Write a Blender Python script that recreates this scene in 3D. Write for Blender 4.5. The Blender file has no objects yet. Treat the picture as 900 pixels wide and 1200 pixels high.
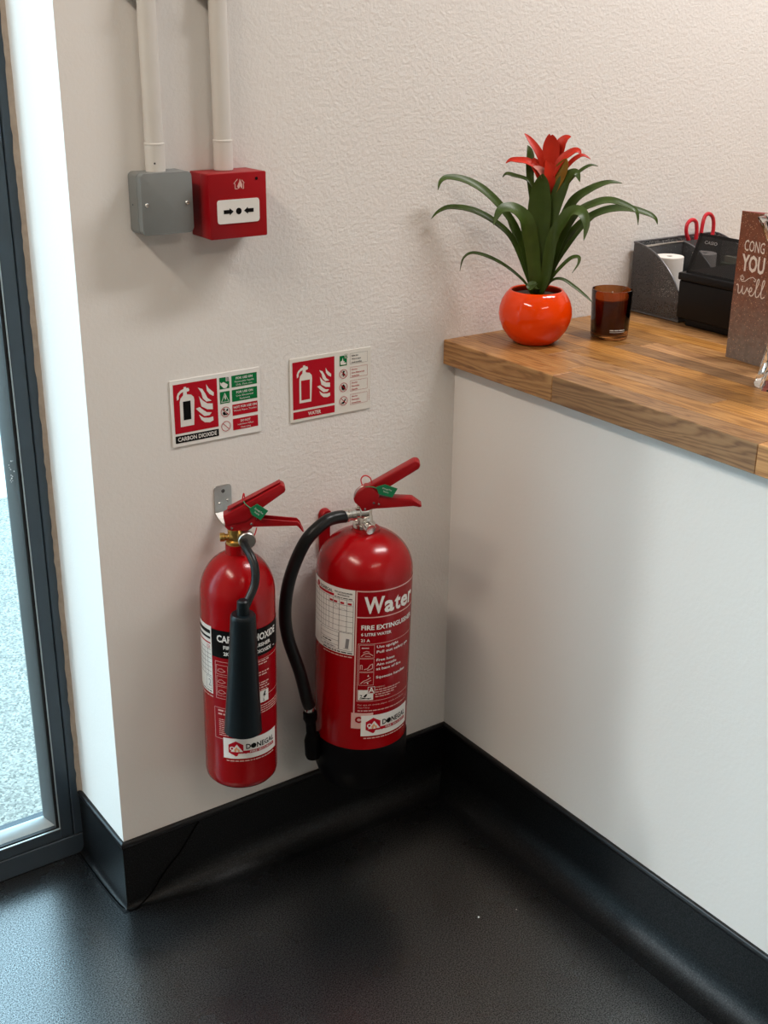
import bpy, bmesh, math, random
from mathutils import Vector, Matrix
from mathutils.geometry import tessellate_polygon

scene = bpy.context.scene
C = scene.collection
PI = math.pi
random.seed(7)

# ------------------------------------------------------------------ camera
cam_data = bpy.data.cameras.new('camera')
cam = bpy.data.objects.new('camera', cam_data)
C.objects.link(cam)
R = Matrix(((0.818662, -0.574197, 0.00949), (0.206546, 0.309822, 0.928089), (-0.535846, -0.757831, 0.372238))).transposed()
cam.matrix_world = Matrix.Translation((-0.59936, -1.56338, 1.35433)) @ R.to_4x4()
cam_data.sensor_fit = 'VERTICAL'
cam_data.sensor_height = 36.0
cam_data.lens = 42.934
cam_data.clip_start = 0.02
scene.camera = cam

# ------------------------------------------------------------------ sky, sun, lamps, exposure
world = bpy.data.worlds.new('overcast_sky')
scene.world = world
world.use_nodes = True
wb = world.node_tree.nodes['Background']
wb.inputs['Color'].default_value = (0.53, 0.82, 1.0, 1)
wb.inputs['Strength'].default_value = 5.5

sun_data = bpy.data.lights.new('hazy_sun', 'SUN')
sun_data.energy = 1.0
sun_data.angle = math.radians(4.5)
sun_data.color = (0.93, 0.97, 1.0)
sun = bpy.data.objects.new('hazy_sun', sun_data)
C.objects.link(sun)
sun.rotation_euler = Vector((0.82, -0.57, -0.62)).to_track_quat('-Z', 'Y').to_euler()

def ceiling_lamp(name, x, y, sx, sy, power, color):
    l = bpy.data.lights.new(name, 'AREA')
    l.shape = 'RECTANGLE'; l.size = sx; l.size_y = sy
    l.energy = power; l.color = color
    o = bpy.data.objects.new(name, l); C.objects.link(o)
    o.location = (x, y, 2.57)
WARM = (1.0, 0.84, 0.70)
ceiling_lamp('ceiling_lamp', 1.50, -0.75, 1.2, 0.2, 39, (1.0, 0.965, 0.95))
ceiling_lamp('ceiling_lamp', -1.25, -0.75, 0.2, 1.2, 36, WARM)
ceiling_lamp('ceiling_lamp', 0.3, -2.9, 1.2, 0.2, 18, WARM)

scene.view_settings.view_transform = 'Standard'
scene.view_settings.look = 'None'
scene.view_settings.exposure = 0.0
scene.view_settings.gamma = 1.0

# ------------------------------------------------------------------ materials
def nodes_of(name):
    m = bpy.data.materials.new(name); m.use_nodes = True
    nt = m.node_tree
    return m, nt, nt.nodes['Principled BSDF']

def N(nt, kind, **kw):
    n = nt.nodes.new(kind)
    for k, v in kw.items():
        if hasattr(n, k): setattr(n, k, v)
        else: n.inputs[k].default_value = v
    return n

def pm(name, col, rough=0.5, metal=0.0, scale=40.0, vary=0.06, bump=0.0, bscale=None, coat=0.0, spec=0.5, dist=0.001):
    """Principled material whose colour wavers a little by noise; optional fine relief."""
    m, nt, b = nodes_of(name)
    tc = N(nt, 'ShaderNodeTexCoord')
    nz = N(nt, 'ShaderNodeTexNoise', Scale=scale, Detail=3.0)
    nt.links.new(tc.outputs['Object'], nz.inputs['Vector'])
    mix = N(nt, 'ShaderNodeMix', data_type='RGBA')
    lo = [c*(1-vary) for c in col]; hi = [min(1, c*(1+vary)) for c in col]
    mix.inputs['A'].default_value = (*lo, 1); mix.inputs['B'].default_value = (*hi, 1)
    nt.links.new(nz.outputs['Fac'], mix.inputs['Factor'])
    nt.links.new(mix.outputs['Result'], b.inputs['Base Color'])
    b.inputs['Roughness'].default_value = rough
    b.inputs['Metallic'].default_value = metal
    b.inputs['Specular IOR Level'].default_value = spec
    b.inputs['Coat Weight'].default_value = coat
    b.inputs['Coat Roughness'].default_value = 0.06
    if bump:
        n2 = N(nt, 'ShaderNodeTexNoise', Scale=bscale or scale*4, Detail=3.0)
        nt.links.new(tc.outputs['Object'], n2.inputs['Vector'])
        bp = N(nt, 'ShaderNodeBump', Strength=bump, Distance=dist)
        nt.links.new(n2.outputs['Fac'], bp.inputs['Height'])
        nt.links.new(bp.outputs['Normal'], b.inputs['Normal'])
    return m

def wall_material(name, col, fine, coarse):
    m, nt, b = nodes_of(name)
    tc = N(nt, 'ShaderNodeTexCoord')
    big = N(nt, 'ShaderNodeTexNoise', Scale=1.6, Detail=2.0)
    nt.links.new(tc.outputs['Object'], big.inputs['Vector'])
    mix = N(nt, 'ShaderNodeMix', data_type='RGBA')
    mix.inputs['A'].default_value = (*[c*0.97 for c in col], 1); mix.inputs['B'].default_value = (*[min(1, c*1.02) for c in col], 1)
    nt.links.new(big.outputs['Fac'], mix.inputs['Factor'])
    nt.links.new(mix.outputs['Result'], b.inputs['Base Color'])
    b.inputs['Roughness'].default_value = 0.55
    b.inputs['Specular IOR Level'].default_value = 0.3
    n1 = N(nt, 'ShaderNodeTexNoise', Scale=165.0, Detail=2.5, Roughness=0.6)
    n2 = N(nt, 'ShaderNodeTexNoise', Scale=38.0, Detail=2.0)
    for n in (n1, n2): nt.links.new(tc.outputs['Object'], n.inputs['Vector'])
    # the stipple grows stronger away from the window corner, the reveal side was skimmed smooth
    sep = N(nt, 'ShaderNodeSeparateXYZ'); nt.links.new(tc.outputs['Object'], sep.inputs[0])
    mr = N(nt, 'ShaderNodeMapRange'); nt.links.new(sep.outputs['X'], mr.inputs['Value'])
    mr.inputs['From Min'].default_value = 0.12; mr.inputs['From Max'].default_value = 0.40
    mr.inputs['To Min'].default_value = 0.25; mr.inputs['To Max'].default_value = 1.0
    b1 = N(nt, 'ShaderNodeBump', Distance=0.0045); nt.links.new(n1.outputs['Fac'], b1.inputs['Height'])
    mul = N(nt, 'ShaderNodeMath', operation='MULTIPLY'); nt.links.new(mr.outputs['Result'], mul.inputs[0]); mul.inputs[1].default_value = fine
    nt.links.new(mul.outputs[0], b1.inputs['Strength'])
    b2 = N(nt, 'ShaderNodeBump', Distance=0.004, Strength=coarse); nt.links.new(n2.outputs['Fac'], b2.inputs['Height'])
    nt.links.new(b1.outputs['Normal'], b2.inputs['Normal'])
    nt.links.new(b2.outputs['Normal'], b.inputs['Normal'])
    return m

def vinyl_material(name, ior, r0, r1, s0=0.12, s1=0.95):
    """black safety vinyl: grit of mixed gloss in a near-black sheet"""
    m, nt, b = nodes_of(name)
    tc = N(nt, 'ShaderNodeTexCoord')
    sp = N(nt, 'ShaderNodeTexVoronoi', Scale=300.0); nt.links.new(tc.outputs['Object'], sp.inputs['Vector'])
    rp = N(nt, 'ShaderNodeValToRGB')
    rp.color_ramp.elements[0].position = 0.10; rp.color_ramp.elements[0].color = (0.030, 0.033, 0.036, 1)
    rp.color_ramp.elements[1].position = 0.22; rp.color_ramp.elements[1].color = (0.0020, 0.0027, 0.0034, 1)
    nt.links.new(sp.outputs['Distance'], rp.inputs['Fac'])
    nt.links.new(rp.outputs['Color'], b.inputs['Base Color'])
    nz = N(nt, 'ShaderNodeTexNoise', Scale=9.0, Detail=4.0); nt.links.new(tc.outputs['Object'], nz.inputs['Vector'])
    mr = N(nt, 'ShaderNodeMapRange'); nt.links.new(nz.outputs['Fac'], mr.inputs['Value'])
    mr.inputs['To Min'].default_value = r0; mr.inputs['To Max'].default_value = r1
    nt.links.new(mr.outputs['Result'], b.inputs['Roughness'])
    gr = N(nt, 'ShaderNodeTexNoise', Scale=480.0, Detail=2.0); nt.links.new(tc.outputs['Object'], gr.inputs['Vector'])
    ms = N(nt, 'ShaderNodeMapRange'); nt.links.new(gr.outputs['Fac'], ms.inputs['Value'])
    ms.inputs['From Min'].default_value = 0.36; ms.inputs['From Max'].default_value = 0.64
    ms.inputs['To Min'].default_value = s0; ms.inputs['To Max'].default_value = s1
    nt.links.new(ms.outputs['Result'], b.inputs['Specular IOR Level'])
    b.inputs['IOR'].default_value = ior
    bp = N(nt, 'ShaderNodeBump', Strength=0.15, Distance=0.0006); nt.links.new(gr.outputs['Fac'], bp.inputs['Height'])
    nt.links.new(bp.outputs['Normal'], b.inputs['Normal'])
    return m

def wood_material(name):
    m, nt, b = nodes_of(name)
    tc = N(nt, 'ShaderNodeTexCoord'); oi = N(nt, 'ShaderNodeObjectInfo')
    off = N(nt, 'ShaderNodeVectorMath', operation='SCALE'); off.inputs[0].default_value = (31.0, 17.0, 23.0)
    nt.links.new(oi.outputs['Random'], off.inputs['Scale'])
    add = N(nt, 'ShaderNodeVectorMath', operation='ADD')
    nt.links.new(tc.outputs['Object'], add.inputs[0]); nt.links.new(off.outputs[0], add.inputs[1])
    mp = N(nt, 'ShaderNodeMapping'); mp.inputs['Scale'].default_value = (1.0, 0.11, 1.0); nt.links.new(add.outputs[0], mp.inputs['Vector'])
    warp = N(nt, 'ShaderNodeTexNoise', Scale=14.0, Detail=2.0); nt.links.new(mp.outputs[0], warp.inputs['Vector'])
    wsc = N(nt, 'ShaderNodeVectorMath', operation='SCALE'); wsc.inputs['Scale'].default_value = 0.05
    nt.links.new(warp.outputs['Color'], wsc.inputs[0])
    wadd = N(nt, 'ShaderNodeVectorMath', operation='ADD'); nt.links.new(mp.outputs[0], wadd.inputs[0]); nt.links.new(wsc.outputs[0], wadd.inputs[1])
    wv = N(nt, 'ShaderNodeTexWave', Scale=58.0, Distortion=10.0, Detail=3.0); wv.bands_direction = 'DIAGONAL'
    wv.inputs['Detail Scale'].default_value = 1.2
    nt.links.new(wadd.outputs[0], wv.inputs['Vector'])
    fib = N(nt, 'ShaderNodeTexNoise', Scale=420.0, Detail=3.0)
    mp2 = N(nt, 'ShaderNodeMapping'); mp2.inputs['Scale'].default_value = (1.0, 0.03, 1.0); nt.links.new(add.outputs[0], mp2.inputs['Vector'])
    nt.links.new(mp2.outputs[0], fib.inputs['Vector'])
    f = N(nt, 'ShaderNodeMath', operation='MULTIPLY_ADD'); nt.links.new(wv.outputs['Fac'], f.inputs[0]); f.inputs[1].default_value = 0.55
    f2 = N(nt, 'ShaderNodeMath', operation='MULTIPLY'); nt.links.new(fib.outputs['Fac'], f2.inputs[0]); f2.inputs[1].default_value = 0.55
    nt.links.new(f2.outputs[0], f.inputs[2])
    rp = N(nt, 'ShaderNodeValToRGB'); nt.links.new(f.outputs[0], rp.inputs['Fac'])
    rp.color_ramp.elements[0].position = 0.12; rp.color_ramp.elements[0].color = (0.20, 0.082, 0.022, 1)
    rp.color_ramp.elements[1].position = 0.92; rp.color_ramp.elements[1].color = (0.54, 0.285, 0.105, 1)
    e_ = rp.color_ramp.elements.new(0.42); e_.color = (0.40, 0.192, 0.064, 1)
    hs = N(nt, 'ShaderNodeHueSaturation'); nt.links.new(rp.outputs['Color'], hs.inputs['Color'])
    mr = N(nt, 'ShaderNodeMapRange'); nt.links.new(oi.outputs['Random'], mr.inputs['Value'])
    mr.inputs['To Min'].default_value = 0.50; mr.inputs['To Max'].default_value = 1.10
    nt.links.new(mr.outputs['Result'], hs.inputs['Value'])
    sn = N(nt, 'ShaderNodeMath', operation='SINE'); mm = N(nt, 'ShaderNodeMath', operation='MULTIPLY'); mm.inputs[1].default_value = 57.0
    nt.links.new(oi.outputs['Random'], mm.inputs[0]); nt.links.new(mm.outputs[0], sn.inputs[0])
    mr2 = N(nt, 'ShaderNodeMapRange'); nt.links.new(sn.outputs[0], mr2.inputs['Value'])
    mr2.inputs['From Min'].default_value = -1; mr2.inputs['To Min'].default_value = 0.93; mr2.inputs['To Max'].default_value = 1.08
    nt.links.new(mr2.outputs['Result'], hs.inputs['Saturation'])
    nt.links.new(hs.outputs['Color'], b.inputs['Base Color'])
    b.inputs['Roughness'].default_value = 0.38
    bp = N(nt, 'ShaderNodeBump', Strength=0.12, Distance=0.0005); nt.links.new(f.outputs[0], bp.inputs['Height'])
    nt.links.new(bp.outputs['Normal'], b.inputs['Normal'])
    return m

def glass_sheet_material(name, tint, refl=0.08):
    """thin pane: tinted see-through with a mirror share that grows at grazing angles"""
    m, nt, b = nodes_of(name)
    nt.nodes.remove(b)
    out = nt.nodes['Material Output']
    tr = N(nt, 'ShaderNodeBsdfTransparent'); tr.inputs['Color'].default_value = (*tint, 1)
    gl = N(nt, 'ShaderNodeBsdfGlossy'); gl.inputs['Roughness'].default_value = 0.02
    lw = N(nt, 'ShaderNodeFresnel'); lw.inputs['IOR'].default_value = 1.45
    mx = N(nt, 'ShaderNodeMixShader')
    ge = N(nt, 'ShaderNodeNewGeometry'); fm = N(nt, 'ShaderNodeMath', operation='SUBTRACT', use_clamp=True)   # only the entry face mirrors
    nt.links.new(lw.outputs[0], fm.inputs[0]); nt.links.new(ge.outputs['Backfacing'], fm.inputs[1])
    nt.links.new(fm.outputs[0], mx.inputs['Fac']); nt.links.new(tr.outputs[0], mx.inputs[1]); nt.links.new(gl.outputs[0], mx.inputs[2])
    nt.links.new(mx.outputs[0], out.inputs['Surface'])
    return m

def clear_glass_material(name, col, rough=0.0):
    m, nt, b = nodes_of(name)
    b.inputs['Base Color'].default_value = (*col, 1)
    b.inputs['Transmission Weight'].default_value = 1.0
    b.inputs['Roughness'].default_value = rough
    b.inputs['IOR'].default_value = 1.48
    return m

def mesh_weave_material(name):
    """expanded steel mesh: tiny diamond holes one can see through"""
    m, nt, b = nodes_of(name)
    out = nt.nodes['Material Output']
    b.inputs['Base Color'].default_value = (0.105, 0.105, 0.108, 1); b.inputs['Metallic'].default_value = 0.4; b.inputs['Roughness'].default_value = 0.42
    tc = N(nt, 'ShaderNodeTexCoord')
    ch = N(nt, 'ShaderNodeTexVoronoi', Scale=520.0); nt.links.new(tc.outputs['Object'], ch.inputs['Vector'])
    gt = N(nt, 'ShaderNodeMath', operation='LESS_THAN'); nt.links.new(ch.outputs['Distance'], gt.inputs[0]); gt.inputs[1].default_value = 0.43
    tr = N(nt, 'ShaderNodeBsdfTransparent')
    mx = N(nt, 'ShaderNodeMixShader')
    nt.links.new(gt.outputs[0], mx.inputs['Fac']); nt.links.new(b.outputs[0], mx.inputs[1]); nt.links.new(tr.outputs[0], mx.inputs[2])
    nt.links.new(mx.outputs[0], out.inputs['Surface'])
    return m

def glitter_material(name):
    """greeting card print: copper foil glitter at the top fading to grey at the foot"""
    m, nt, b = nodes_of(name)
    tc = N(nt, 'ShaderNodeTexCoord'); sep = N(nt, 'ShaderNodeSeparateXYZ'); nt.links.new(tc.outputs['Object'], sep.inputs[0])
    nz = N(nt, 'ShaderNodeTexNoise', Scale=60.0, Detail=6.0, Roughness=0.8); nt.links.new(tc.outputs['Object'], nz.inputs['Vector'])
    ad = N(nt, 'ShaderNodeMath', operation='MULTIPLY_ADD'); nt.links.new(nz.outputs['Fac'], ad.inputs[0]); ad.inputs[1].default_value = 0.16
    nt.links.new(sep.outputs['Z'], ad.inputs[2])
    mr = N(nt, 'ShaderNodeMapRange'); nt.links.new(ad.outputs[0], mr.inputs['Value'])
    mr.inputs['From Min'].default_value = 0.10; mr.inputs['From Max'].default_value = 0.22
    mix = N(nt, 'ShaderNodeMix', data_type='RGBA'); nt.links.new(mr.outputs['Result'], mix.inputs['Factor'])
    mix.inputs['A'].default_value = (0.22, 0.17, 0.14, 1); mix.inputs['B'].default_value = (0.22, 0.062, 0.024, 1)
    vo = N(nt, 'ShaderNodeTexVoronoi', Scale=230.0); nt.links.new(tc.outputs['Object'], vo.inputs['Vector'])
    vr = N(nt, 'ShaderNodeTexVoronoi', Scale=270.0); nt.links.new(tc.outputs['Object'], vr.inputs['Vector'])
    l1 = N(nt, 'ShaderNodeMath', operation='LESS_THAN'); nt.links.new(vr.outputs['Distance'], l1.inputs[0]); l1.inputs[1].default_value = 0.19
    m2 = N(nt, 'ShaderNodeMix', data_type='RGBA'); nt.links.new(l1.outputs[0], m2.inputs['Factor'])
    nt.links.new(mix.outputs['Result'], m2.inputs['A']); m2.inputs['B'].default_value = (0.62, 0.36, 0.22, 1)
    br = N(nt, 'ShaderNodeMix', data_type='RGBA', blend_type='MULTIPLY'); br.inputs['Factor'].default_value = 0.35
    nt.links.new(m2.outputs['Result'], br.inputs['A']); bwn = N(nt, 'ShaderNodeRGBToBW'); nt.links.new(vo.outputs['Color'], bwn.inputs[0]); nt.links.new(bwn.outputs[0], br.inputs['B'])
    nt.links.new(br.outputs['Result'], b.inputs['Base Color'])
    b.inputs['Roughness'].default_value = 0.4
    return m

def tarmac_material(name):
    m, nt, b = nodes_of(name)
    tc = N(nt, 'ShaderNodeTexCoord')
    v = N(nt, 'ShaderNodeTexVoronoi', Scale=230.0); nt.links.new(tc.outputs['Object'], v.inputs['Vector'])
    rp = N(nt, 'ShaderNodeValToRGB'); nt.links.new(v.outputs['Color'], rp.inputs['Fac'])
    rp.color_ramp.elements[0].position = 0.1; rp.color_ramp.elements[0].color = (0.12, 0.12, 0.11, 1)
    rp.color_ramp.elements[1].position = 0.9; rp.color_ramp.elements[1].color = (0.36, 0.36, 0.32, 1)
    nt.links.new(rp.outputs['Color'], b.inputs['Base Color'])
    b.inputs['Roughness'].default_value = 0.85
    bp = N(nt, 'ShaderNodeBump', Strength=0.6, Distance=0.002); nt.links.new(v.outputs['Distance'], bp.inputs['Height'])
    nt.links.new(bp.outputs['Normal'], b.inputs['Normal'])
    return m

M = dict(
    wall=wall_material('stippled_wall_paint', (0.74, 0.715, 0.68), 0.33, 0.03),
    plaster=wall_material('smooth_wall_paint', (0.76, 0.745, 0.715), 0.08, 0.06),
    ceiling=pm('ceiling_paint', (0.78, 0.77, 0.75), 0.8, scale=5),
    far=pm('far_room_paint', (0.50, 0.44, 0.38), 0.7, scale=5),
    vinyl=vinyl_material('black_safety_vinyl', 2.05, 0.23, 0.33, 0.15, 0.95),
    cove=vinyl_material('black_cove_vinyl', 1.34, 0.38, 0.48, 0.3, 0.6),
    seam=pm('vinyl_weld', (0.002, 0.002, 0.002), 0.9, spec=0.0),
    captrim=pm('vinyl_cap', (0.009, 0.009, 0.010), 0.34, spec=0.35),
    frame=pm('window_aluminium', (0.032, 0.049, 0.066), 0.36, 0.0, scale=30, vary=0.12),
    bead=pm('glazing_bead_grey', (0.10, 0.115, 0.12), 0.35, 0.2),
    bead_light=pm('anodised_bead', (0.42, 0.45, 0.45), 0.3, 0.6),
    gasket=pm('rubber_gasket', (0.006, 0.006, 0.007), 0.5),
    sealant=pm('beige_sealant', (0.36, 0.30, 0.24), 0.7, scale=90, vary=0.25, bump=0.6, bscale=120),
    paint_fleck=pm('dried_paint', (0.7, 0.72, 0.72), 0.7),
    pane=glass_sheet_material('window_glass', (0.975, 0.985, 0.98)),
    tarmac=tarmac_material('light_tarmac'),
    pavement=pm('pale_concrete', (0.62, 0.62, 0.60), 0.85, scale=6, vary=0.1),
    wood=wood_material('oak_staves'),
    conduit=pm('painted_conduit', (0.60, 0.575, 0.535), 0.42, scale=20, vary=0.05, bump=0.05, bscale=60),
    greybox=pm('grey_box_plastic', (0.17, 0.182, 0.178), 0.45, scale=30),
    red_plastic=pm('alarm_red_plastic', (0.28, 0.002, 0.006), 0.40, scale=25, vary=0.08, spec=0.25),
    chip=pm('marked_plastic', (0.05, 0.05, 0.05), 0.6),
    steel=pm('bright_screw_steel', (0.7, 0.7, 0.68), 0.25, 1.0),
    galv=pm('galvanised_steel', (0.52, 0.50, 0.47), 0.34, 1.0, scale=55, vary=0.3, bump=0.15, bscale=70),
    chrome=pm('nickel_plating', (0.72, 0.70, 0.66), 0.22, 1.0, scale=60, vary=0.1),
    brass=pm('brass', (0.62, 0.40, 0.12), 0.28, 1.0, scale=80, vary=0.15),
    red_paint=pm('extinguisher_enamel', (0.29, 0.001, 0.003), 0.20, scale=12, vary=0.05, spec=0.35),
    lever_red=pm('lever_red_paint', (0.27, 0.003, 0.006), 0.36, spec=0.3, scale=40, vary=0.08),
    rubber=pm('black_rubber', (0.005, 0.006, 0.0065), 0.34, scale=80, vary=0.15, spec=0.28),
    horn=pm('horn_plastic', (0.003, 0.006, 0.008), 0.36, scale=50, vary=0.1, spec=0.25),
    base_black=pm('base_plastic', (0.002, 0.002, 0.0025), 0.45, spec=0.08),
    p_white=pm('print_white', (0.70, 0.685, 0.65), 0.5, vary=0.02),
    p_sticker=pm('sticker_white', (0.76, 0.745, 0.71), 0.4, vary=0.02),
    p_cream=pm('photoluminescent_cream', (0.70, 0.675, 0.61), 0.45, vary=0.02),
    p_black=pm('print_black', (0.004, 0.004, 0.004), 0.45, spec=0.1),
    p_red=pm('print_red', (0.40, 0.004, 0.014), 0.40, vary=0.03, spec=0.12),
    p_label=pm('label_red', (0.27, 0.002, 0.006), 0.24, vary=0.03, spec=0.3),
    p_green=pm('print_green', (0.002, 0.15, 0.040), 0.45, vary=0.03, spec=0.12),
    p_grey=pm('pencil_grey', (0.22, 0.22, 0.23), 0.6),
    p_pink=pm('print_pink', (0.66, 0.40, 0.36), 0.5, vary=0.03),
    p_orange=pm('print_orange', (0.70, 0.34, 0.16), 0.5),
    tag_green=pm('tag_green', (0.006, 0.17, 0.065), 0.4),
    pot=pm('orange_glaze', (0.76, 0.046, 0.0), 0.06, scale=10, vary=0.03, spec=0.4),
    soil=pm('potting_soil', (0.045, 0.024, 0.014), 0.95, scale=120, vary=0.6, bump=1.0, bscale=160, dist=0.004),
    leaf=pm('leaf_green', (0.040, 0.068, 0.010), 0.38, scale=45, vary=0.45, spec=0.3),
    bract_red=pm('bract_red', (0.46, 0.020, 0.006), 0.42, spec=0.25, scale=40, vary=0.35),
    bract_olive=pm('bract_olive', (0.22, 0.11, 0.01), 0.45, spec=0.25, scale=40, vary=0.4),
    bract_pink=pm('bract_pink', (0.42, 0.13, 0.10), 0.5, scale=40, vary=0.2),
    amber=clear_glass_material('amber_glass', (0.42, 0.165, 0.045), 0.02),
    wax=pm('candle_wax', (0.34, 0.12, 0.045), 0.5),
    wick=pm('wick', (0.5, 0.45, 0.38), 0.9),
    weave=mesh_weave_material('steel_mesh'),
    rim=pm('mesh_rim_steel', (0.12, 0.12, 0.125), 0.35, 0.4),
    paper=pm('roll_paper', (0.72, 0.67, 0.62), 0.85, scale=12),
    core=pm('roll_core', (0.02, 0.018, 0.016), 0.9),
    pad_green=pm('green_pad', (0.10, 0.14, 0.07), 0.8),
    pad_cream=pm('cream_pad', (0.50, 0.48, 0.36), 0.8),
    slip_blue=pm('blue_slip', (0.08, 0.22, 0.42), 0.6),
    scissor_red=pm('scissor_handle_red', (0.52, 0.012, 0.025), 0.32),
    till=pm('till_plastic', (0.0045, 0.0045, 0.005), 0.45, scale=60, vary=0.1, bump=0.06, bscale=700, spec=0.2),
    smoked=glass_sheet_material('smoked_cover', (0.36, 0.36, 0.37)),
    card=glitter_material('glitter_card'),
    card_back=pm('card_back', (0.55, 0.16, 0.16), 0.6),
    card_ink=pm('card_lettering', (0.76, 0.66, 0.58), 0.45),
    crystal=clear_glass_material('crystal_glass', (0.97, 0.98, 0.98)),
    till_print=pm('till_lettering', (0.30, 0.30, 0.30), 0.5),
    crumb=pm('pale_crumb', (0.75, 0.75, 0.72), 0.8),
)

# ------------------------------------------------------------------ mesh helpers
class MB:
    """collects shapes into one bmesh"""
    def __init__(s): s.bm = bmesh.new()
    def face(s, pts, mi=0):
        f = s.bm.faces.new([s.bm.verts.new(p) for p in pts]); f.material_index = mi; return f
    def box(s, lo, hi, mi=0, bevel=0.0, seg=2):
        x0, y0, z0 = lo; x1, y1, z1 = hi
        v = [s.bm.verts.new(p) for p in ((x0,y0,z0),(x1,y0,z0),(x1,y1,z0),(x0,y1,z0),(x0,y0,z1),(x1,y0,z1),(x1,y1,z1),(x0,y1,z1))]
        fs = [s.bm.faces.new([v[i] for i in q]) for q in ((3,2,1,0),(4,5,6,7),(0,1,5,4),(1,2,6,5),(2,3,7,6),(3,0,4,7))]
        for f in fs: f.material_index = mi
        if bevel:
            es = {e for f in fs for e in f.edges}
            r = bmesh.ops.bevel(s.bm, geom=list(es), offset=bevel, segments=seg, affect='EDGES', profile=0.5)
            for f in r['faces']: f.material_index = mi
        return s
    def prism(s, poly, y0, y1, mi=0, bevel=0.0, axes='xz', seg=2):
        """poly in the local x-z plane, extruded along y (axes='xz'), or x-y extruded along z"""
        def P(p, d): return (p[0], d, p[1]) if axes == 'xz' else ((p[0], p[1], d) if axes == 'xy' else (d, p[0], p[1]))
        a = [s.bm.verts.new(P(p, y0)) for p in poly]; b = [s.bm.verts.new(P(p, y1)) for p in poly]
        n = len(poly)
        fs = [s.bm.faces.new(a), s.bm.faces.new(b[::-1])]
        for i in range(n):
            j = (i+1) % n
            fs.append(s.bm.faces.new((a[i], b[i], b[j], a[j])))
        for f in fs: f.material_index = mi
        if bevel:
            es = list({e for f in fs for e in f.edges})
            bmesh.ops.bevel(s.bm, geom=es, offset=bevel, segments=seg, affect='EDGES', profile=0.5, clamp_overlap=True)
        return s
    def lathe(s, prof, center=(0,0,0), n=40, mi=0, axis=None, cap0=True, cap1=True):
        """prof: list of (r, h) spun about axis through center"""
        ax = Vector(axis or (0,0,1)).normalized()
        t = Vector((1,0,0)) if abs(ax.x) < 0.9 else Vector((0,1,0))
        e1 = ax.cross(t).normalized(); e2 = ax.cross(e1)
        c = Vector(center); rings = []
        for r, h in prof:
            if r < 1e-7: rings.append([s.bm.verts.new(c + ax*h)])
            else: rings.append([s.bm.verts.new(c + ax*h + (e1*math.cos(2*PI*k/n) + e2*math.sin(2*PI*k/n))*r) for k in range(n)])
        for a, b in zip(rings, rings[1:]):
            for k in range(n):
                k2 = (k+1) % n
                q = [a[k % len(a)], a[k2 % len(a)], b[k2 % len(b)], b[k % len(b)]]
                u = []
                for w in q:
                    if w not in u: u.append(w)
                if len(u) > 2:
                    f = s.bm.faces.new(u); f.material_index = mi
        for cap, ring in ((cap0, rings[0]), (cap1, rings[-1])):
            if cap and len(ring) > 2:
                f = s.bm.faces.new(ring); f.material_index = mi
        return s
    def tube(s, pts, r, n=12, mi=0, smooth=6, closed=False):
        P = catmull(pts, smooth, closed) if smooth > 1 else [Vector(p) for p in pts]
        rr = r if callable(r) else (lambda t: r)
        m = len(P); rings = []; up = None
        for i, p in enumerate(P):
            if closed: t = (P[(i+1) % m] - P[i-1])
            else: t = P[min(i+1, m-1)] - P[max(i-1, 0)]
            t.normalize()
            if up is None:
                up = t.orthogonal().normalized()
            up = (up - t*up.dot(t)).normalized(); sd = t.cross(up)
            q = rr(i/max(1, m-1))
            rings.append([s.bm.verts.new(p + (up*math.cos(2*PI*k/n) + sd*math.sin(2*PI*k/n))*q) for k in range(n)])
        pairs = list(zip(rings, rings[1:])) + ([(rings[-1], rings[0])] if closed else [])
        for a, b in pairs:
            for k in range(n):
                f = s.bm.faces.new((a[k], a[(k+1) % n], b[(k+1) % n], b[k])); f.material_index = mi
        if not closed:
            for ring in (rings[0], rings[-1]):
                f = s.bm.faces.new(ring); f.material_index = mi
        return s
    def build(s, name, mats, parent=None, smooth=True, angle=35, loc=None):
        bmesh.ops.recalc_face_normals(s.bm, faces=s.bm.faces[:])
        me = bpy.data.meshes.new(name); s.bm.to_mesh(me); s.bm.free()
        for m in (mats if isinstance(mats, (list, tuple)) else [mats]): me.materials.append(m)
        if smooth:
            for p in me.polygons: p.use_smooth = True
            me.set_sharp_from_angle(angle=math.radians(angle))
        o = bpy.data.objects.new(name, me); C.objects.link(o)
        if parent: o.parent = parent
        if loc: o.location = loc
        return o

def catmull(pts, k, closed=False):
    P = [Vector(p) for p in pts]; n = len(P); out = []
    for i in range(n if closed else n-1):
        if closed: a, b, c, d = P[i-1], P[i], P[(i+1) % n], P[(i+2) % n]
        else: a, b, c, d = P[max(i-1, 0)], P[i], P[i+1], P[min(i+2, n-1)]
        for j in range(k):
            t = j/k
            out.append(0.5*((2*b) + (c-a)*t + (2*a-5*b+4*c-d)*t*t + (3*b-a-3*c+d)*t**3))
    if not closed: out.append(P[-1].copy())
    return out

def thing(name, label, cat, loc=(0,0,0), rot=(0,0,0), group=None):
    o = bpy.data.objects.new(name, None); C.objects.link(o)
    o.empty_display_size = 0.05
    o.location = loc; o.rotation_euler = rot
    o['label'] = label; o['category'] = cat
    if group: o['group'] = group
    return o
def tag(o, label, cat, group=None):
    o['label'] = label; o['category'] = cat
    if group: o['group'] = group
    return o
def structure(o, label=None):
    o['kind'] = 'structure'
    if label: o['label'] = label
    return o

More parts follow.
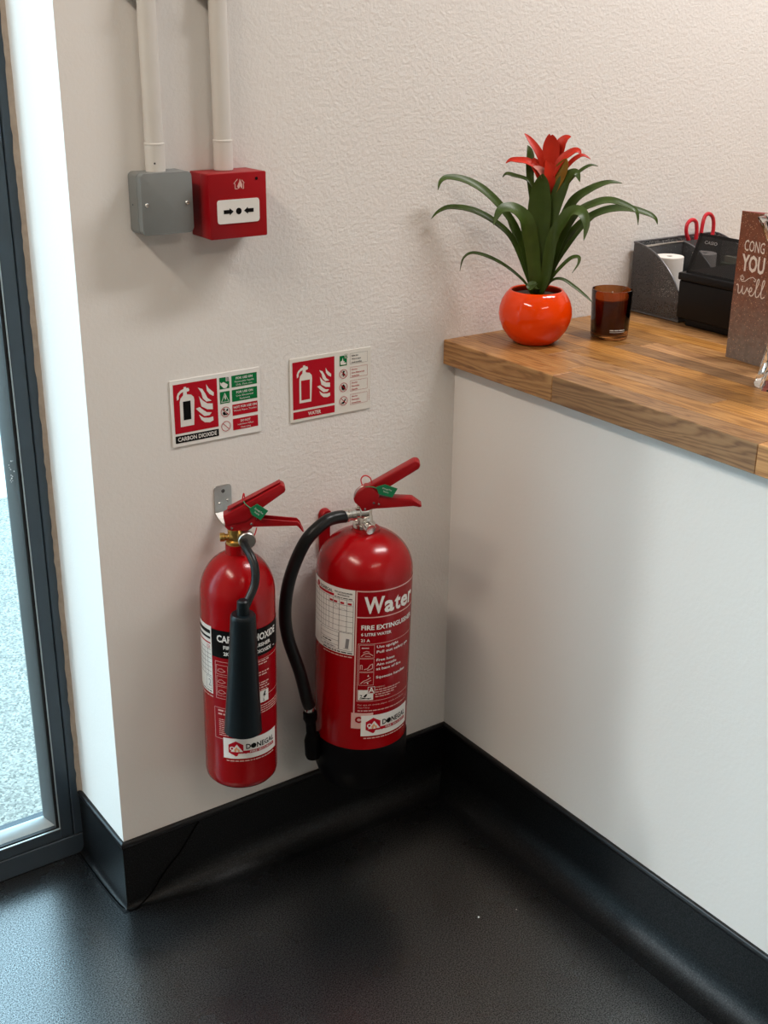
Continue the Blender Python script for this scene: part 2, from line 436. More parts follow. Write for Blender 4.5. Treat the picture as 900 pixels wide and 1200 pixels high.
# ------------------------------------------------------------------ flat print (labels, signs)
_font_cache = {}
def glyphs(s, bold):
    key = (s, bold)
    if key not in _font_cache:
        cu = bpy.data.curves.new('lettering', 'FONT'); cu.body = s; cu.resolution_u = 2
        cu.offset = bold; cu.fill_mode = 'FRONT'
        o = bpy.data.objects.new('lettering', cu); C.objects.link(o)
        dg = bpy.context.evaluated_depsgraph_get()
        me = bpy.data.meshes.new_from_object(o.evaluated_get(dg))
        vs = [(v.co.x, v.co.y) for v in me.vertices]; fs = [tuple(p.vertices) for p in me.polygons]
        bpy.data.objects.remove(o); bpy.data.meshes.remove(me); bpy.data.curves.remove(cu)
        _font_cache[key] = (vs, fs)
    return _font_cache[key]
def cap_height(bold):
    vs, _ = glyphs('H', bold); ys = [v[1] for v in vs]; return min(ys), max(ys)-min(ys)

class Print:
    """layers of flat ink on a (u, v) sheet, mapped to 3-D by fn(u, v, height)"""
    def __init__(s): s.bm = bmesh.new(); s.mats = []
    def mi(s, m):
        m = M[m]
        if m not in s.mats: s.mats.append(m)
        return s.mats.index(m)
    def poly(s, pts, m, L=0):
        k = s.mi(m)
        vs = [s.bm.verts.new((p[0], p[1], L)) for p in pts]
        for t in tessellate_polygon([[Vector((p[0], p[1], 0)) for p in pts]]):
            try:
                f = s.bm.faces.new([vs[i] for i in t]); f.material_index = k
            except ValueError: pass
    def rect(s, x0, y0, x1, y1, m, L=0): s.poly([(x0,y0),(x1,y0),(x1,y1),(x0,y1)], m, L)
    def frame(s, x0, y0, x1, y1, w, m, L=1):
        s.rect(x0, y0, x1, y0+w, m, L); s.rect(x0, y1-w, x1, y1, m, L)
        s.rect(x0, y0+w, x0+w, y1-w, m, L); s.rect(x1-w, y0+w, x1, y1-w, m, L)
    def circle(s, x, y, r, m, L=1, n=20, ry=None):
        ry = ry or r
        s.poly([(x+r*math.cos(2*PI*k/n), y+ry*math.sin(2*PI*k/n)) for k in range(n)], m, L)
    def ring(s, x, y, r, w, m, L=1, n=24, k=1.0):
        kk = s.mi(m)
        a = [s.bm.verts.new((x+r*k*math.cos(2*PI*i/n), y+r*math.sin(2*PI*i/n), L)) for i in range(n)]
        b = [s.bm.verts.new((x+(r-w)*k*math.cos(2*PI*i/n), y+(r-w)*math.sin(2*PI*i/n), L)) for i in range(n)]
        for i in range(n):
            f = s.bm.faces.new((a[i], a[(i+1) % n], b[(i+1) % n], b[i])); f.material_index = kk
    def line(s, pts, w, m, L=1):
        for (x0, y0), (x1, y1) in zip(pts, pts[1:]):
            d = math.hypot(x1-x0, y1-y0) or 1e-9; nx, ny = -(y1-y0)/d*w/2, (x1-x0)/d*w/2
            s.poly([(x0+nx,y0+ny),(x1+nx,y1+ny),(x1-nx,y1-ny),(x0-nx,y0-ny)], m, L)
    def text(s, body, x, y, h, m, w=None, bold=0.0, L=2, align='l', slant=0.0):
        """cap height h, baseline at y; w stretches the line to that width"""
        vs, fs = glyphs(body, bold); k = s.mi(m)
        y0, ch = cap_height(bold); sc = h/ch
        xs = [v[0] for v in vs]; x0, x1 = min(xs), max(xs)
        sx = (w/(x1-x0)) if w else sc
        W = (x1-x0)*sx
        ox = x if align == 'l' else (x-W/2 if align == 'c' else x-W)
        bv = [s.bm.verts.new((ox+(v[0]-x0)*sx+slant*(v[1]-y0)*sc, y+(v[1]-y0)*sc, L)) for v in vs]
        for f in fs:
            try:
                q = s.bm.faces.new([bv[i] for i in f]); q.material_index = k
            except ValueError: pass
    def smallprint(s, x, y, w, h, m, seed=1, L=2):
        """a line of print too small to read: word-long dashes"""
        r = random.Random(seed); c = x
        while c < x+w:
            l = r.uniform(1.2, 4.0)*h
            s.rect(c, y, min(c+l, x+w), y+h*0.75, m, L); c += l+h*0.55
    def build(s, name, fn, parent=None, step=None):
        bm = s.bm
        if step:
            us = [v.co.x for v in bm.verts]; u = min(us)+step
            while u < max(us):
                bmesh.ops.bisect_plane(bm, geom=bm.verts[:]+bm.edges[:]+bm.faces[:], plane_co=(u,0,0), plane_no=(1,0,0))
                u += step
        for v in bm.verts: v.co = fn(v.co.x, v.co.y, v.co.z)
        me = bpy.data.meshes.new(name); bm.to_mesh(me); bm.free()
        for m in s.mats: me.materials.append(m)
        o = bpy.data.objects.new(name, me); C.objects.link(o)
        if parent: o.parent = parent
        return o

LAY = 0.00022
def on_wall(x0, z0, y):      # sheet on a plane facing -y
    return lambda u, v, L: Vector((x0+u, y-LAY*L, z0+v))
def on_cyl(r, th0=0.0):      # sheet round a cylinder; u = arc length, theta measured from local -y towards +x
    def fn(u, v, L):
        t = th0 + u/r; q = r+0.00035+LAY*L
        return Vector((q*math.sin(t), -q*math.cos(t), v))
    return fn

# ================================================================== THE SETTING
XC, ZT, HB, YF = 0.6495, 0.8682, 0.128, 0.178    # counter front wall, worktop height, skirting height, window face
XL, XR, YB, H = -2.6, 2.6, -4.0, 2.6

structure(MB().box((XL-.1, YB-.1, -.05), (XR+.1, .30, 0)).build('floor', M['vinyl'], smooth=False), 'black speckled safety vinyl floor')
structure(MB().box((XL-.1, YB-.1, H), (XR+.1, .30, H+.05)).build('ceiling', M['ceiling'], smooth=False))
structure(MB().box((0, 0, 0), (XR, .30, H)).build('wall_back', M['wall'], smooth=False), 'stippled off-white wall with a bright window reveal')
structure(MB().box((XC, -2.6, 0), (XC+.10, 0, ZT-.0415)).build('wall_right', M['plaster'], smooth=False), 'smooth white half wall under the oak worktop')
structure(MB().box((XR, YB, 0), (XR+.1, .0, H)).build('wall_far_right', M['far'], smooth=False))
structure(MB().box((XL-.1, YB-.1, 0), (XR+.1, YB, H)).build('wall_front', M['far'], smooth=False))
structure(MB().box((XL-.1, YB, 0), (XL, .30, H)).build('wall_left', M['far'], smooth=False))
structure(MB().box((XL, 0.0, 0), (-1.7, .30, H)).build('added_wall_back_left', M['wall'], smooth=False))  # unseen wall, added to narrow the window and cut cool daylight bounce
structure(MB().box((-1.7, 0.0, 2.40), (0, .30, H)).build('trim_1', M['plaster'], smooth=False))
structure(MB().box((-30, .30, -.25), (30, 1.95, -.012)).build('ground', M['tarmac'], smooth=False), 'pale gritty tarmac outside the window')
structure(MB().box((-30, 1.95, -.25), (30, 40, -.006)).build('pavement', M['pavement'], smooth=False), 'bright concrete beyond the tarmac')

# window: aluminium frame, gasket, bead and pane
win = bpy.data.objects.new('window_1', None); C.objects.link(win); win.location = (0, YF, 0); structure(win, 'dark grey aluminium framed full-height window')
def wbox(name, lo, hi, m, bevel=.0012):
    return MB().box(lo, hi, bevel=bevel, seg=1).build(name, m, win)
WL = -1.7
wbox('frame_jamb', (-.0185, 0, .0405), (0, .07, 2.40), M['frame'])
wbox('frame_sash', (-.0415, .0015, .0405), (-.0197, .07, 2.40), M['frame'])
wbox('frame_rail', (WL, 0, 0), (0, .07, .0390), M['frame'])
wbox('bottom_sash', (WL, .0015, .0400), (-.0415, .07, .0605), M['frame'])
wbox('frame_head', (WL, 0, 2.36), (-.0415, .07, 2.40), M['frame'])
wbox('frame_mullion', (-.96, 0, .0605), (-.88, .07, 2.36), M['frame'])
wbox('gasket', (-.0475, .006, .0605), (-.0415, .05, 2.36), M['gasket'], .0005)
wbox('bottom_gasket', (WL, .006, .0605), (-.0475, .05, .0635), M['gasket'], .0005)
mb = MB()     # sloped bead holding the glass, upright and bottom
mb.prism([(-.0475, .014), (-.0585, .030), (-.0585, .036), (-.0475, .036)], .0635, 2.36, axes='xy')
mb.build('glazing_bead', M['bead'], win)
mb = MB()
mb.prism([(.0135, .0635), (.036, .0635), (.036, .0745), (.030, .0745)], WL, -.0475, axes='yz')
mb.build('bottom_glazing_bead', M['bead_light'], win)
wbox('sash_edge', (-.0428, .0008, .0605), (-.0415, .004, 2.36), M['bead_light'], 0)
wbox('bottom_sash_edge', (WL, .0008, .0605), (-.0428, .004, .0618), M['bead_light'], 0)
mb = MB(); rnd = random.Random(3)
for z, k in ((.70, 5), (.705, 3), (.715, 3), (.725, 3), (.955, 4), (.965, 3)):
    for i in range(k):
        zz = z + rnd.uniform(-.006, .006); xx = -.0475-rnd.uniform(.002, .007); r = rnd.uniform(.0005, .0013)
        mb.lathe([(0, 0), (r, .0002), (r*.6, .0008), (0, .0009)], (xx, .0225+(xx+.0475)*-1.45-.0105, zz), n=6, axis=(-.82, -.57, 0))
o = mb.build('paint_fleck', M['paint_fleck'], win); o['kind'] = 'stuff'
wbox('pane', (WL, .031, .0635), (-.0475, .035, 2.36), M['pane'], 0)
# sealant between reveal and frame, a wavy hand-run strip
mb = MB(); rnd = random.Random(5); prev = None
zz = HB-.004
while zz < 2.40:
    w = .0062 + rnd.uniform(-.0011, .0011); d = .0075 + rnd.uniform(-.001, .001)
    ring = [mb.bm.verts.new(p) for p in ((.0005, YF-d, zz), (-w*.55, YF-d*.55, zz), (-w, YF-.0003, zz), (.0005, YF-.0003, zz))]
    if prev:
        for i in range(4): mb.bm.faces.new((prev[i], prev[(i+1) % 4], ring[(i+1) % 4], ring[i]))
    prev = ring; zz += .012
structure(mb.build('trim_2', M['sealant'], angle=60), 'beige bead of sealant between reveal and window frame')

# coved vinyl skirting: profile swept along the walls, mitred at the corners
def cove_profile(n):
    p = [(0, HB), (.0035, HB+.0006), (.0058, HB-.001), (.0064, HB-.004), (.0060, HB-.009), (.0042, HB-.0105), (.0042, .004+n*.92)]
    for k in range(1, 9):
        a = k/8*PI/2
        p.append((.0042+(n-.0042)*(1-math.cos(a)), .0012+(.004+n*.92-.0012)*(1-math.sin(a))))
    p.append((n+.004, .0004))
    return p
def skirting(name, stations, label=None):
    """stations: (wall point x, y, outward direction dx, dy, cove size)"""
    mb = MB(); rows = []
    for x, y, dx, dy, n in stations:
        rows.append([mb.bm.verts.new((x+dx*a, y+dy*a, z)) for a, z in cove_profile(n)])
    for a, b in zip(rows, rows[1:]):
        for i in range(len(a)-1):
            f = mb.bm.faces.new((a[i], a[i+1], b[i+1], b[i])); f.material_index = 1 if i < 5 else 0
    return structure(mb.build(name, [M['cove'], M['captrim']], angle=50), label)
skirting('baseboard_left', [(0, YF, -1, 0, .014), (0, .09, -1, 0, .014), (0, .03, -1, 0, .013), (0, 0, -1, -1, .010)], 'black coved vinyl skirting on the window reveal')
skirting('baseboard_back', [(0, 0, -1, -1, .010), (.02, 0, 0, -1, .012), (.06, 0, 0, -1, .022), (.13, 0, 0, -1, .042), (.22, 0, 0, -1, .050), (.45, 0, 0, -1, .050), (XC, 0, -1, -1, .050)], 'black coved vinyl skirting behind the extinguishers')
skirting('baseboard_right', [(XC, 0, -1, -1, .050), (XC, -.25, -1, 0, .050), (XC, -2.6, -1, 0, .050)], 'black coved vinyl skirting under the counter wall')
seam = MB().tube([(-.0135, YF-.002, .0008), (-.0145, .09, .0010), (-.0125, .03, .0010), (-.0100, .004, .0010), (-.0040, -.0115, .0010), (.0080, -.0135, .0012), (.0171, -.0125, .0050),
    (.036, -.0115, .0180), (.0543, -.0062, .0330), (.0727, -.0052, .0518), (.0924, -.0050, .0690), (.1240, -.0050, .1080), (.131, -.0052, .116)], .0012, n=6)
structure(seam.build('trim_3', M['seam']), 'curved weld line in the black vinyl corner piece')

# ================================================================== OAK WORKTOP
top = thing('worktop', 'thick oiled oak stave worktop along the top of the white half wall', 'worktop', (XC-.027, 0, ZT-.041))
rnd = random.Random(12); RW = .0405
for r in range(22):
    y = -.0012 - (0.0 if r else 0.0); first = True
    while y > -1.35:
        L = rnd.uniform(.22, .46)
        if first: L *= rnd.uniform(.35, 1.0); first = False
        if r == 0 and y > -.01: L = .265
        y1 = max(y-L, -1.36)
        if y-y1 < .05: break
        MB().box((r*RW+.0001, y1+.0001, 0), ((r+1)*RW-.0001, y, .041), bevel=.0006 if r else .0009, seg=1).build('stave', M['wood'], top, smooth=False)
        y = y1

# ================================================================== CONDUITS AND BOXES ON THE WALL
for x, jz, lab in ((.1170, 1.203, 'left white conduit dropping to the grey junction box'), (.2185, 1.201, 'right white conduit dropping to the red call point')):
    t = thing('conduit', lab, 'conduit', (x, -.0155, 1.163))
    MB().lathe([(.0122, .039), (.0122, 1.437)], n=24).build('pipe', M['conduit'], t)
    MB().lathe([(.0118, .0), (.0133, .001), (.0133, .038), (.0137, .0385), (.0137, .0402), (.0122, .0410)], n=24).build('coupler', M['conduit'], t)
    mb = MB()
    mb.box((-.024, .0005, .2165), (.024, .0145, .2345), bevel=.001, seg=1)
    mb.tube([(.0145*math.cos(a), -.0145*math.sin(a), .2255) for a in [PI*k/10 for k in range(11)]], .0022, n=6, smooth=1)
    mb.build('saddle', M['conduit'], t)
    if x < .2:
        MB().lathe([(0, -.0003), (.0014, 0), (.0009, .0004), (0, .0005)], (-.0062, -.0118, .0155), n=8, axis=(-.45, -.88, 0)).build('scuff', M['chip'], t)

def rounded_rect(w, h, r, n=5):
    pts = []
    for cx, cy, a0 in ((w/2-r, h/2-r, 0), (-w/2+r, h/2-r, 90), (-w/2+r, -h/2+r, 180), (w/2-r, -h/2+r, 270)):
        for k in range(n+1):
            a = math.radians(a0+90*k/n); pts.append((cx+r*math.cos(a), cy+r*math.sin(a)))
    return pts
jb = thing('junction_box', 'grey square junction box with two screws, left of the red call point', 'junction box', (.1203, 0, 1.1275))
W_, H_ = .0745, .0800
MB().prism(rounded_rect(W_, H_, .006), -.0275, -.0008).build('box_body', M['greybox'], jb)
lid = MB().prism(rounded_rect(W_, H_, .006), -.0395, -.0283, bevel=.0022, seg=3).build('lid', M['greybox'], jb)
for sx in (-.0300, .0288):
    mb = MB(); mb.lathe([(0, .0), (.0030, 0), (.0030, .0010), (.0022, .0018), (0, .0020)], (sx, -.0394, -.0005), n=16, axis=(0, -1, 0))
    s_ = mb.build('screw', M['steel'], jb)
    MB().box((sx-.0022, -.0416, -.0009), (sx+.0022, -.0413, -.0001)).build('screw_slot', M['chip'], s_, smooth=False)
MB().lathe([(0, 0), (.0013, 0), (.001, .0008), (0, .001)], (-W_/2+.0002, -.012, -.002), n=8, axis=(-1, 0, 0)).build('side_mark', M['chip'], jb)

cp = thing('fire_call_point', 'red break-glass fire alarm call point with white arrow panel', 'alarm call point', (.2183, 0, 1.1200))
CW, CH = .0880, .0865
MB().prism(rounded_rect(CW, CH, .0015, 2), -.0300, -.0008).build('back_box', M['red_plastic'], cp)
MB().prism(rounded_rect(CW+.0004, CH+.0004, .0018, 3), -.0550, -.0303, bevel=.0010).build('cover', M['red_plastic'], cp)
wx, wz = .2180-.2183, 1.1128-1.1200
MB().prism([(wx+a, wz+b) for a, b in rounded_rect(.0672, .0340, .0042)], -.0552, -.0540).build('window_rim', M['red_plastic'], cp)
pnl = MB().prism([(wx+a, wz+b) for a, b in rounded_rect(.0650, .0318, .0036)], -.0562, -.0545, bevel=.0005, seg=1).build('press_panel', M['p_white'], cp)
pr = Print()
def arrow(x, y, d, k):
    pr.poly([(x-d*.0105*k, y-.0026), (x-d*.0105*k, y+.0026), (x, y+.0026), (x, y+.0048), (x+d*.0062, y), (x, y-.0048), (x, y-.0026)], 'p_black', 0)
arrow(wx-.0142, wz, 1, .85); arrow(wx+.0142, wz, -1, .85); pr.circle(wx, wz, .0044, 'p_black', 0)
pr.build('arrow_print', on_wall(0, 0, -.0564), pnl)
pr = Print(); lx, lz = .0020, .0285   # house with a flame
pr.line([(-.0062+lx, -.0062+lz), (-.0062+lx, .0008+lz), (-.0082+lx, .0008+lz), (-.0022+lx, .0066+lz)], .0011, 'p_pink', 0)
pr.line([(-.0062+lx, -.0062+lz), (-.0022+lx, -.0062+lz)], .0011, 'p_pink', 0)
pr.line([(.0052+lx, -.0062+lz), (.0068+lx, -.0062+lz), (.0068+lx, .0012+lz), (.0082+lx, .0010+lz), (.0040+lx, .0052+lz)], .0011, 'p_pink', 0)
pr.poly([(x+lx, z+lz) for x, z in ((-.001, -.0064), (-.003, -.0030), (-.001, .0010), (.0002, .0030), (.0012, .0068), (.0034, .0028), (.0048, -.0008), (.0050, -.0040), (.0035, -.0064), (.0025, -.0040), (.0012, -.0030), (.0006, -.0050))], 'p_pink', 0)
pr.build('fire_emblem', on_wall(0, 0, -.0553), cp)
MB().lathe([(0, 0), (.0021, 0), (.0021, .0003), (0, .0003)], (.0292, -.0551, .0345), n=14, axis=(0, -1, 0)).build('test_hole', M['p_black'], cp)

# ================================================================== THE TWO SIGNS
FL = [[(.75,.085),(.80,.17),(.92,.28),(.91,.35),(.82,.30),(.76,.22)],
      [(.557,.126),(.66,.17),(.72,.27),(.77,.37),(.86,.44),(.74,.44),(.66,.36),(.63,.24)],
      [(.573,.305),(.66,.41),(.76,.48),(.88,.50),(.88,.62),(.75,.60),(.62,.52)],
      [(.49,.548),(.58,.53),(.66,.60),(.74,.66),(.85,.68),(.80,.73),(.68,.73),(.58,.64)],
      [(.555,.68),(.66,.76),(.78,.78),(.88,.77),(.885,.85),(.80,.88),(.68,.86),(.60,.79)]]
EXT = [(.13,.87),(.135,.36),(.155,.29),(.215,.235),(.225,.165),(.165,.185),(.125,.225),(.115,.30),(.075,.32),(.07,.25),(.10,.18),(.17,.125),(.235,.105),(.24,.07),(.29,.07),(.295,.095),(.345,.10),(.365,.14),(.35,.165),(.30,.175),(.305,.225),(.40,.245),(.455,.30),(.465,.37),(.435,.87)]
def sign(name, label, x0, ztop, w, h, inks):
    t = thing(name, label, 'safety sign', (x0, 0, ztop-h))
    MB().box((0, -.0019, 0), (w, -.0008, h), bevel=.0003, seg=1).build('panel', M[inks['base']], t)
    pr = Print()
    U = lambda s, q: (s*w, (1-q)*h)
    def R4(s0, q0, s1, q1, m, L=0): a, b = U(s0, q1), U(s1, q0); pr.rect(a[0], a[1], b[0], b[1], m, L)
    inks['draw'](pr, U, R4, w, h)
    pr.build('printed_face', on_wall(0, 0, -.0022), t)
    return t
def co2_sign(pr, U, R4, w, h):
    a0, b0, a1, b1 = .033, .065, .512, .800
    R4(a0, b0, a1, b1, 'p_red')
    Pf = lambda p: U(a0+p[0]*(a1-a0), b0+p[1]*(b1-b0))
    pr.poly([Pf(p) for p in EXT], 'p_white', 1)
    pr.poly([Pf(p) for p in ((.205,.36),(.375,.36),(.375,.74),(.205,.74))], 'p_black', 2)
    for f in FL: pr.poly([Pf(p) for p in f], 'p_white', 1)
    R4(.033, .835, .512, .945, 'p_black')
    c = U(.272, .920); pr.text('CARBON DIOXIDE', c[0], c[1], .0062, 'p_white', w=.0635, bold=.02, align='c', L=1)
    for i, (q0, q1, m) in enumerate(((.070,.245,'p_green'), (.285,.465,'p_green'), (.510,.680,'p_red'), (.730,.905,'p_red'))):
        R4(.675, q0, .965, q1, m)
        T = (('FOR USE ON', 'Flammable liquids', 'Oils, Fats etc.'), ('FOR USE ON', 'Live Electrical', 'Equipment'), ('NOT FOR USE ON', 'Wood, Paper, Textiles', None), ('DO NOT', 'hold Horn When', 'Operating'))[i]
        for k, s in enumerate(T):
            if not s: continue
            c = U(.820, q0+.062+k*.047); pr.text(s, c[0], c[1], .0036 if k == 0 else .0026, 'p_white', w=min(.039, len(s)*(.0028 if k == 0 else .0019)), bold=.02 if k == 0 else .0, align='c', L=1)
    for q0, q1 in ((.070, .245), (.285, .465)): R4(.540, q0, .650, q1, 'p_green')
    # class B can, electric triangle, two prohibition rings
    pr.poly([U(.545,.13), U(.56,.155), U(.585,.14), U(.635,.19), U(.615,.235), U(.585,.235), U(.55,.18)], 'p_white', 1)
    R4(.612, .062, .655, .135, 'p_white', 1); c = U(.6335, .130); pr.text('B', c[0], c[1], .0055, 'p_black', align='c', L=2)
    pr.poly([U(.549,.447), U(.595,.305), U(.641,.447)], 'p_white', 1); pr.poly([U(.558,.438), U(.595,.325), U(.632,.438)], 'p_green', 2)
    pr.poly([U(.592,.345), U(.606,.345), U(.600,.380), U(.608,.380), U(.592,.428), U(.596,.390), U(.586,.390)], 'p_white', 3)
    for q in (.596, .818):
        c = U(.594, q); pr.ring(c[0], c[1], .0079, .0009, 'p_red', 2)
        pr.line([(c[0]-.0052, c[1]+.0052), (c[0]+.0052, c[1]-.0052)], .0010, 'p_red', 3)
    c = U(.594, .596)
    pr.poly([(c[0]-.005, c[1]-.001), (c[0]-.002, c[1]+.001), (c[0]+.001, c[1]-.003), (c[0]+.004, c[1]-.002), (c[0]+.003, c[1]-.005), (c[0]-.003, c[1]-.005)], 'p_black', 1)
    pr.poly([(c[0]+.0005, c[1]+.002), (c[0]+.004, c[1]+.005), (c[0]+.005, c[1]+.002), (c[0]+.003, c[1]+.0005)], 'p_black', 1)
    pr.poly([(c[0]-.004, c[1]+.003), (c[0]-.002, c[1]+.006), (c[0]-.0005, c[1]+.004), (c[0]-.002, c[1]+.002)], 'p_black', 1)
def water_sign(pr, U, R4, w, h):
    a0, b0, a1, b1 = .033, .060, .540, .805
    R4(a0, b0, a1, b1, 'p_red')
    Pf = lambda p: U(a0+p[0]*(a1-a0), b0+p[1]*(b1-b0))
    pr.poly([Pf((p[0]*.92+.03, p[1]*.98+.02)) for p in EXT], 'p_cream', 1)
    pr.poly([Pf(p) for p in ((.195,.40),(.400,.40),(.400,.815),(.195,.815))], 'p_red', 2)
    for f in FL: pr.poly([Pf((.575+(p[0]-.49)*.80, .21+(p[1]-.085)*.80)) for p in f], 'p_cream', 1)
    R4(.033, .840, .540, .955, 'p_red')
    c = U(.29, .925); pr.text('WATER', c[0], c[1], .0058, 'p_cream', w=.0235, bold=.02, align='c', L=1)
    ys = (.145, .365, .580, .800)
    TT = (('Safe for', 'Wood, paper', 'and textiles'), ('Not for', 'Live Electrical', 'equipment'), ('Not for', 'Flammable', 'liquids'), ('Not for', 'Flammable', 'metal fires'))
    for i, q in enumerate(ys):
        a, b = U(.735, q+.085), U(.955, q-.085); pr.frame(a[0], a[1], b[0], b[1], .00035, 'p_grey' if i == 0 else 'p_red', 0)
        for k, s in enumerate(TT[i]):
            c = U(.755, q-.035+k*.052); pr.text(s, c[0], c[1], .0024, 'p_black' if i == 0 else 'p_red', w=len(s)*.0016, bold=.02, L=1)
    a, b = U(.605, .235), U(.695, .075); pr.rect(a[0], a[1], b[0], b[1], 'p_green', 0)
    pr.poly([U(.615,.215), U(.612,.165), U(.635,.150), U(.640,.105), U(.650,.160), U(.665,.165), U(.660,.185), U(.685,.190), U(.680,.220)], 'p_cream', 1)
    a, b = U(.662, .125), U(.700, .055); pr.rect(a[0], a[1], b[0], b[1], 'p_cream', 1); pr.frame(a[0], a[1], b[0], b[1], .0004, 'p_green', 2)
    c = U(.681, .118); pr.text('A', c[0], c[1], .0052, 'p_green', bold=.02, align='c', L=2)
    for i, q in enumerate(ys[1:]):
        c = U(.650, q); pr.ring(c[0], c[1], .0076, .0009, 'p_red', 2); pr.line([(c[0]-.005, c[1]+.005), (c[0]+.005, c[1]-.005)], .0010, 'p_red', 3)
        pr.poly([(c[0]+a, c[1]+b) for a, b in (((-.001, .005), (.003, .004), (.001, .001), (.004, -.001), (.0, -.005), (-.001, -.001), (-.004, -.003), (-.001, .001)),
            ((-.004, .002), (.0, .005), (.003, .002), (.004, -.003), (.0, -.005), (-.003, -.003)), ((-.005, -.003), (.0, -.001), (.004, .004), (.0045, .002), (.002, -.003), (.0, -.005)))[i]], 'p_black', 1)
    for k in range(6):
        a = U(.975, .86-k*.03); pr.rect(a[0], a[1], a[0]+.0006, a[1]+.0022, 'p_red', 0)
sign('carbon_dioxide_sign', 'white, red and green CARBON DIOXIDE safety sign left on the wall', .1253, .8734, .148, .101, dict(base='p_sticker', draw=co2_sign))
sign('water_sign', 'cream and red WATER safety sign right on the wall', .3256, .8769, .1504, .1015, dict(base='p_cream', draw=water_sign))

# ================================================================== EXTINGUISHERS
def maker_label(parent, r, u0, u1, z0, z1):
    w, h = u1-u0, z1-z0
    pr = Print(); X = lambda s: u0+s*w; Z = lambda q: z0+q*h
    pr.rect(u0, z0, u1, z1, 'p_sticker', 2)
    cx, cz, rr = X(.21), Z(.50), h*.36
    pr.poly([(cx+rr*1.02*math.sin(PI/3*k), cz+rr*1.05*math.cos(PI/3*k)) for k in range(6)], 'p_red', 3)
    pr.poly([(cx-rr*.62, cz-rr*.42), (cx+rr*.12, cz+rr*.62), (cx+rr*.85, cz-rr*.42)], 'p_sticker', 4)
    pr.poly([(cx-rr*.15, cz-rr*.40), (cx-rr*.22, cz-rr*.12), (cx+rr*.08, cz+rr*.30), (cx+rr*.22, cz+rr*.05), (cx+rr*.45, cz-rr*.12), (cx+rr*.42, cz-rr*.40)], 'p_orange', 5)
    pr.poly([(cx+rr*.0, cz-rr*.42), (cx+rr*.14, cz-rr*.02), (cx+rr*.30, cz-rr*.42)], 'p_sticker', 6)
    pr.ring(cx-rr*.45, cz+rr*.02, rr*.28, rr*.12, 'p_sticker', 4)
    pr.text('DONEGAL', X(.375), Z(.47), h*.25, 'p_black', w=w*.55, bold=.025, L=3)
    pr.circle(X(.495), Z(.595), h*.11, 'p_black', 4)
    pr.rect(X(.31), Z(.245), X(.925), Z(.395), 'p_red', 3)
    pr.text('FIRE SECURITY', X(.44), Z(.275), h*.095, 'p_sticker', w=w*.46, bold=.01, L=4)
    for k in range(3): pr.poly([(X(.235+k*.065), Z(.185)), (X(.275+k*.065), Z(.185)), (X(.295+k*.065), Z(.265)), (X(.255+k*.065), Z(.265))], 'p_sticker', 4)
    pr.smallprint(X(.05), z0-.0052, w*.88, .0024, 'p_pink', 3, L=1)
    return pr.build('maker_label', on_cyl(r), parent, step=.006)

def pull_tag(parent, quad, tie, y, text_ang):
    """green plastic safety tag on a string; quad are the (x, z) corners"""
    mb = MB(); mb.prism(quad, y-.0008, y+.0004)
    t = mb.build('safety_tag', M['tag_green'], parent, smooth=False); t['label'] = 'green plastic safety tag'
    MB().tube(tie, .0008, n=6).build('tie', M['tag_green'], t)
    cx = sum(p[0] for p in quad)/len(quad); cz = sum(p[1] for p in quad)/len(quad)
    pr = Print(); ca, sa = math.cos(text_ang), math.sin(text_ang)
    pr.text('Donegal Fire', .0012, .0012, .0026, 'p_sticker', w=.0150, align='c', L=0); pr.text('Security', .0008, -.0034, .0026, 'p_sticker', w=.0088, align='c', L=0)
    pr.build('tag_print', lambda u, v, L: Vector((cx+u*ca-v*sa, y-.0011, cz+u*sa+v*ca)), t)

def bands(rr, k, n, z0, h):  # quarter-ellipse shoulder
    return [(rr*math.cos(a), z0+h*math.sin(a)) for a in [PI/2*i/n*k for i in range(n+1)]]

# ---- carbon dioxide, left
AC = -0.48283
co2 = thing('co2_extinguisher', 'slim red carbon dioxide fire extinguisher with black horn, left', 'fire extinguisher', (.1819, -.0692, .232), (0, .0125, AC))
rc = .0570
prof = [(0, 0), (.044, 0), (.051, .0025), (.0555, .008), (rc, .016), (rc, .321)]
prof += [p for p in bands(rc, 1, 14, .321, .067) if p[0] > .0172 and p[1] > .3211] + [(.0170, .3850), (.0165, .3900), (.0165, .4000)]
MB().lathe(prof, n=64).build('cylinder', M['red_paint'], co2)
# head (x right, y away, z up; offsets of the measured head: x-.0035)
hx = -.0035; hz = -.232
Q = lambda pts: [(a+hx, b+hz) for a, b in pts]
valve = MB()
valve.lathe([(.0135, .3985), (.0155, .400), (.0155, .405), (.0125, .407), (.0125, .424)], (0, 0, 0), n=20)
valve.lathe([(0, 0), (.0058, 0), (.0066, .001), (.0066, .007), (.0050, .008), (.0050, .012), (.0078, .013), (.0078, .030)], (-.0240, -.004, .4115), n=18, axis=(1, 0, 0))
vb = valve.build('valve_body', M['brass'], co2)
vb['label'] = 'brass valve with discharge plug'
nut = MB().lathe([(.0075, -.0), (.0125, 0), (.0132, .001), (.0132, .012), (.0120, .0135), (.0075, .0135)], (.0145, -.006, .4100), n=24, axis=(.12, -1, 0)).build('outlet_nut', M['galv'], co2)
lev = MB(); lev.prism(Q([(-.0148, .6800), (.0696, .7275), (.0752, .7245), (.0772, .7190), (.0755, .7150), (.0436, .6925), (.030, .6835), (.0200, .6700), (-.012, .6650)]), -.0125, .0085, bevel=.0016)
lev.prism(Q([(-.0085, .6890), (.0690, .7302), (.0700, .7285), (-.008, .6865)]), -.0080, .0040, bevel=.0006, seg=1)
lev.build('squeeze_lever', M['lever_red'], co2)
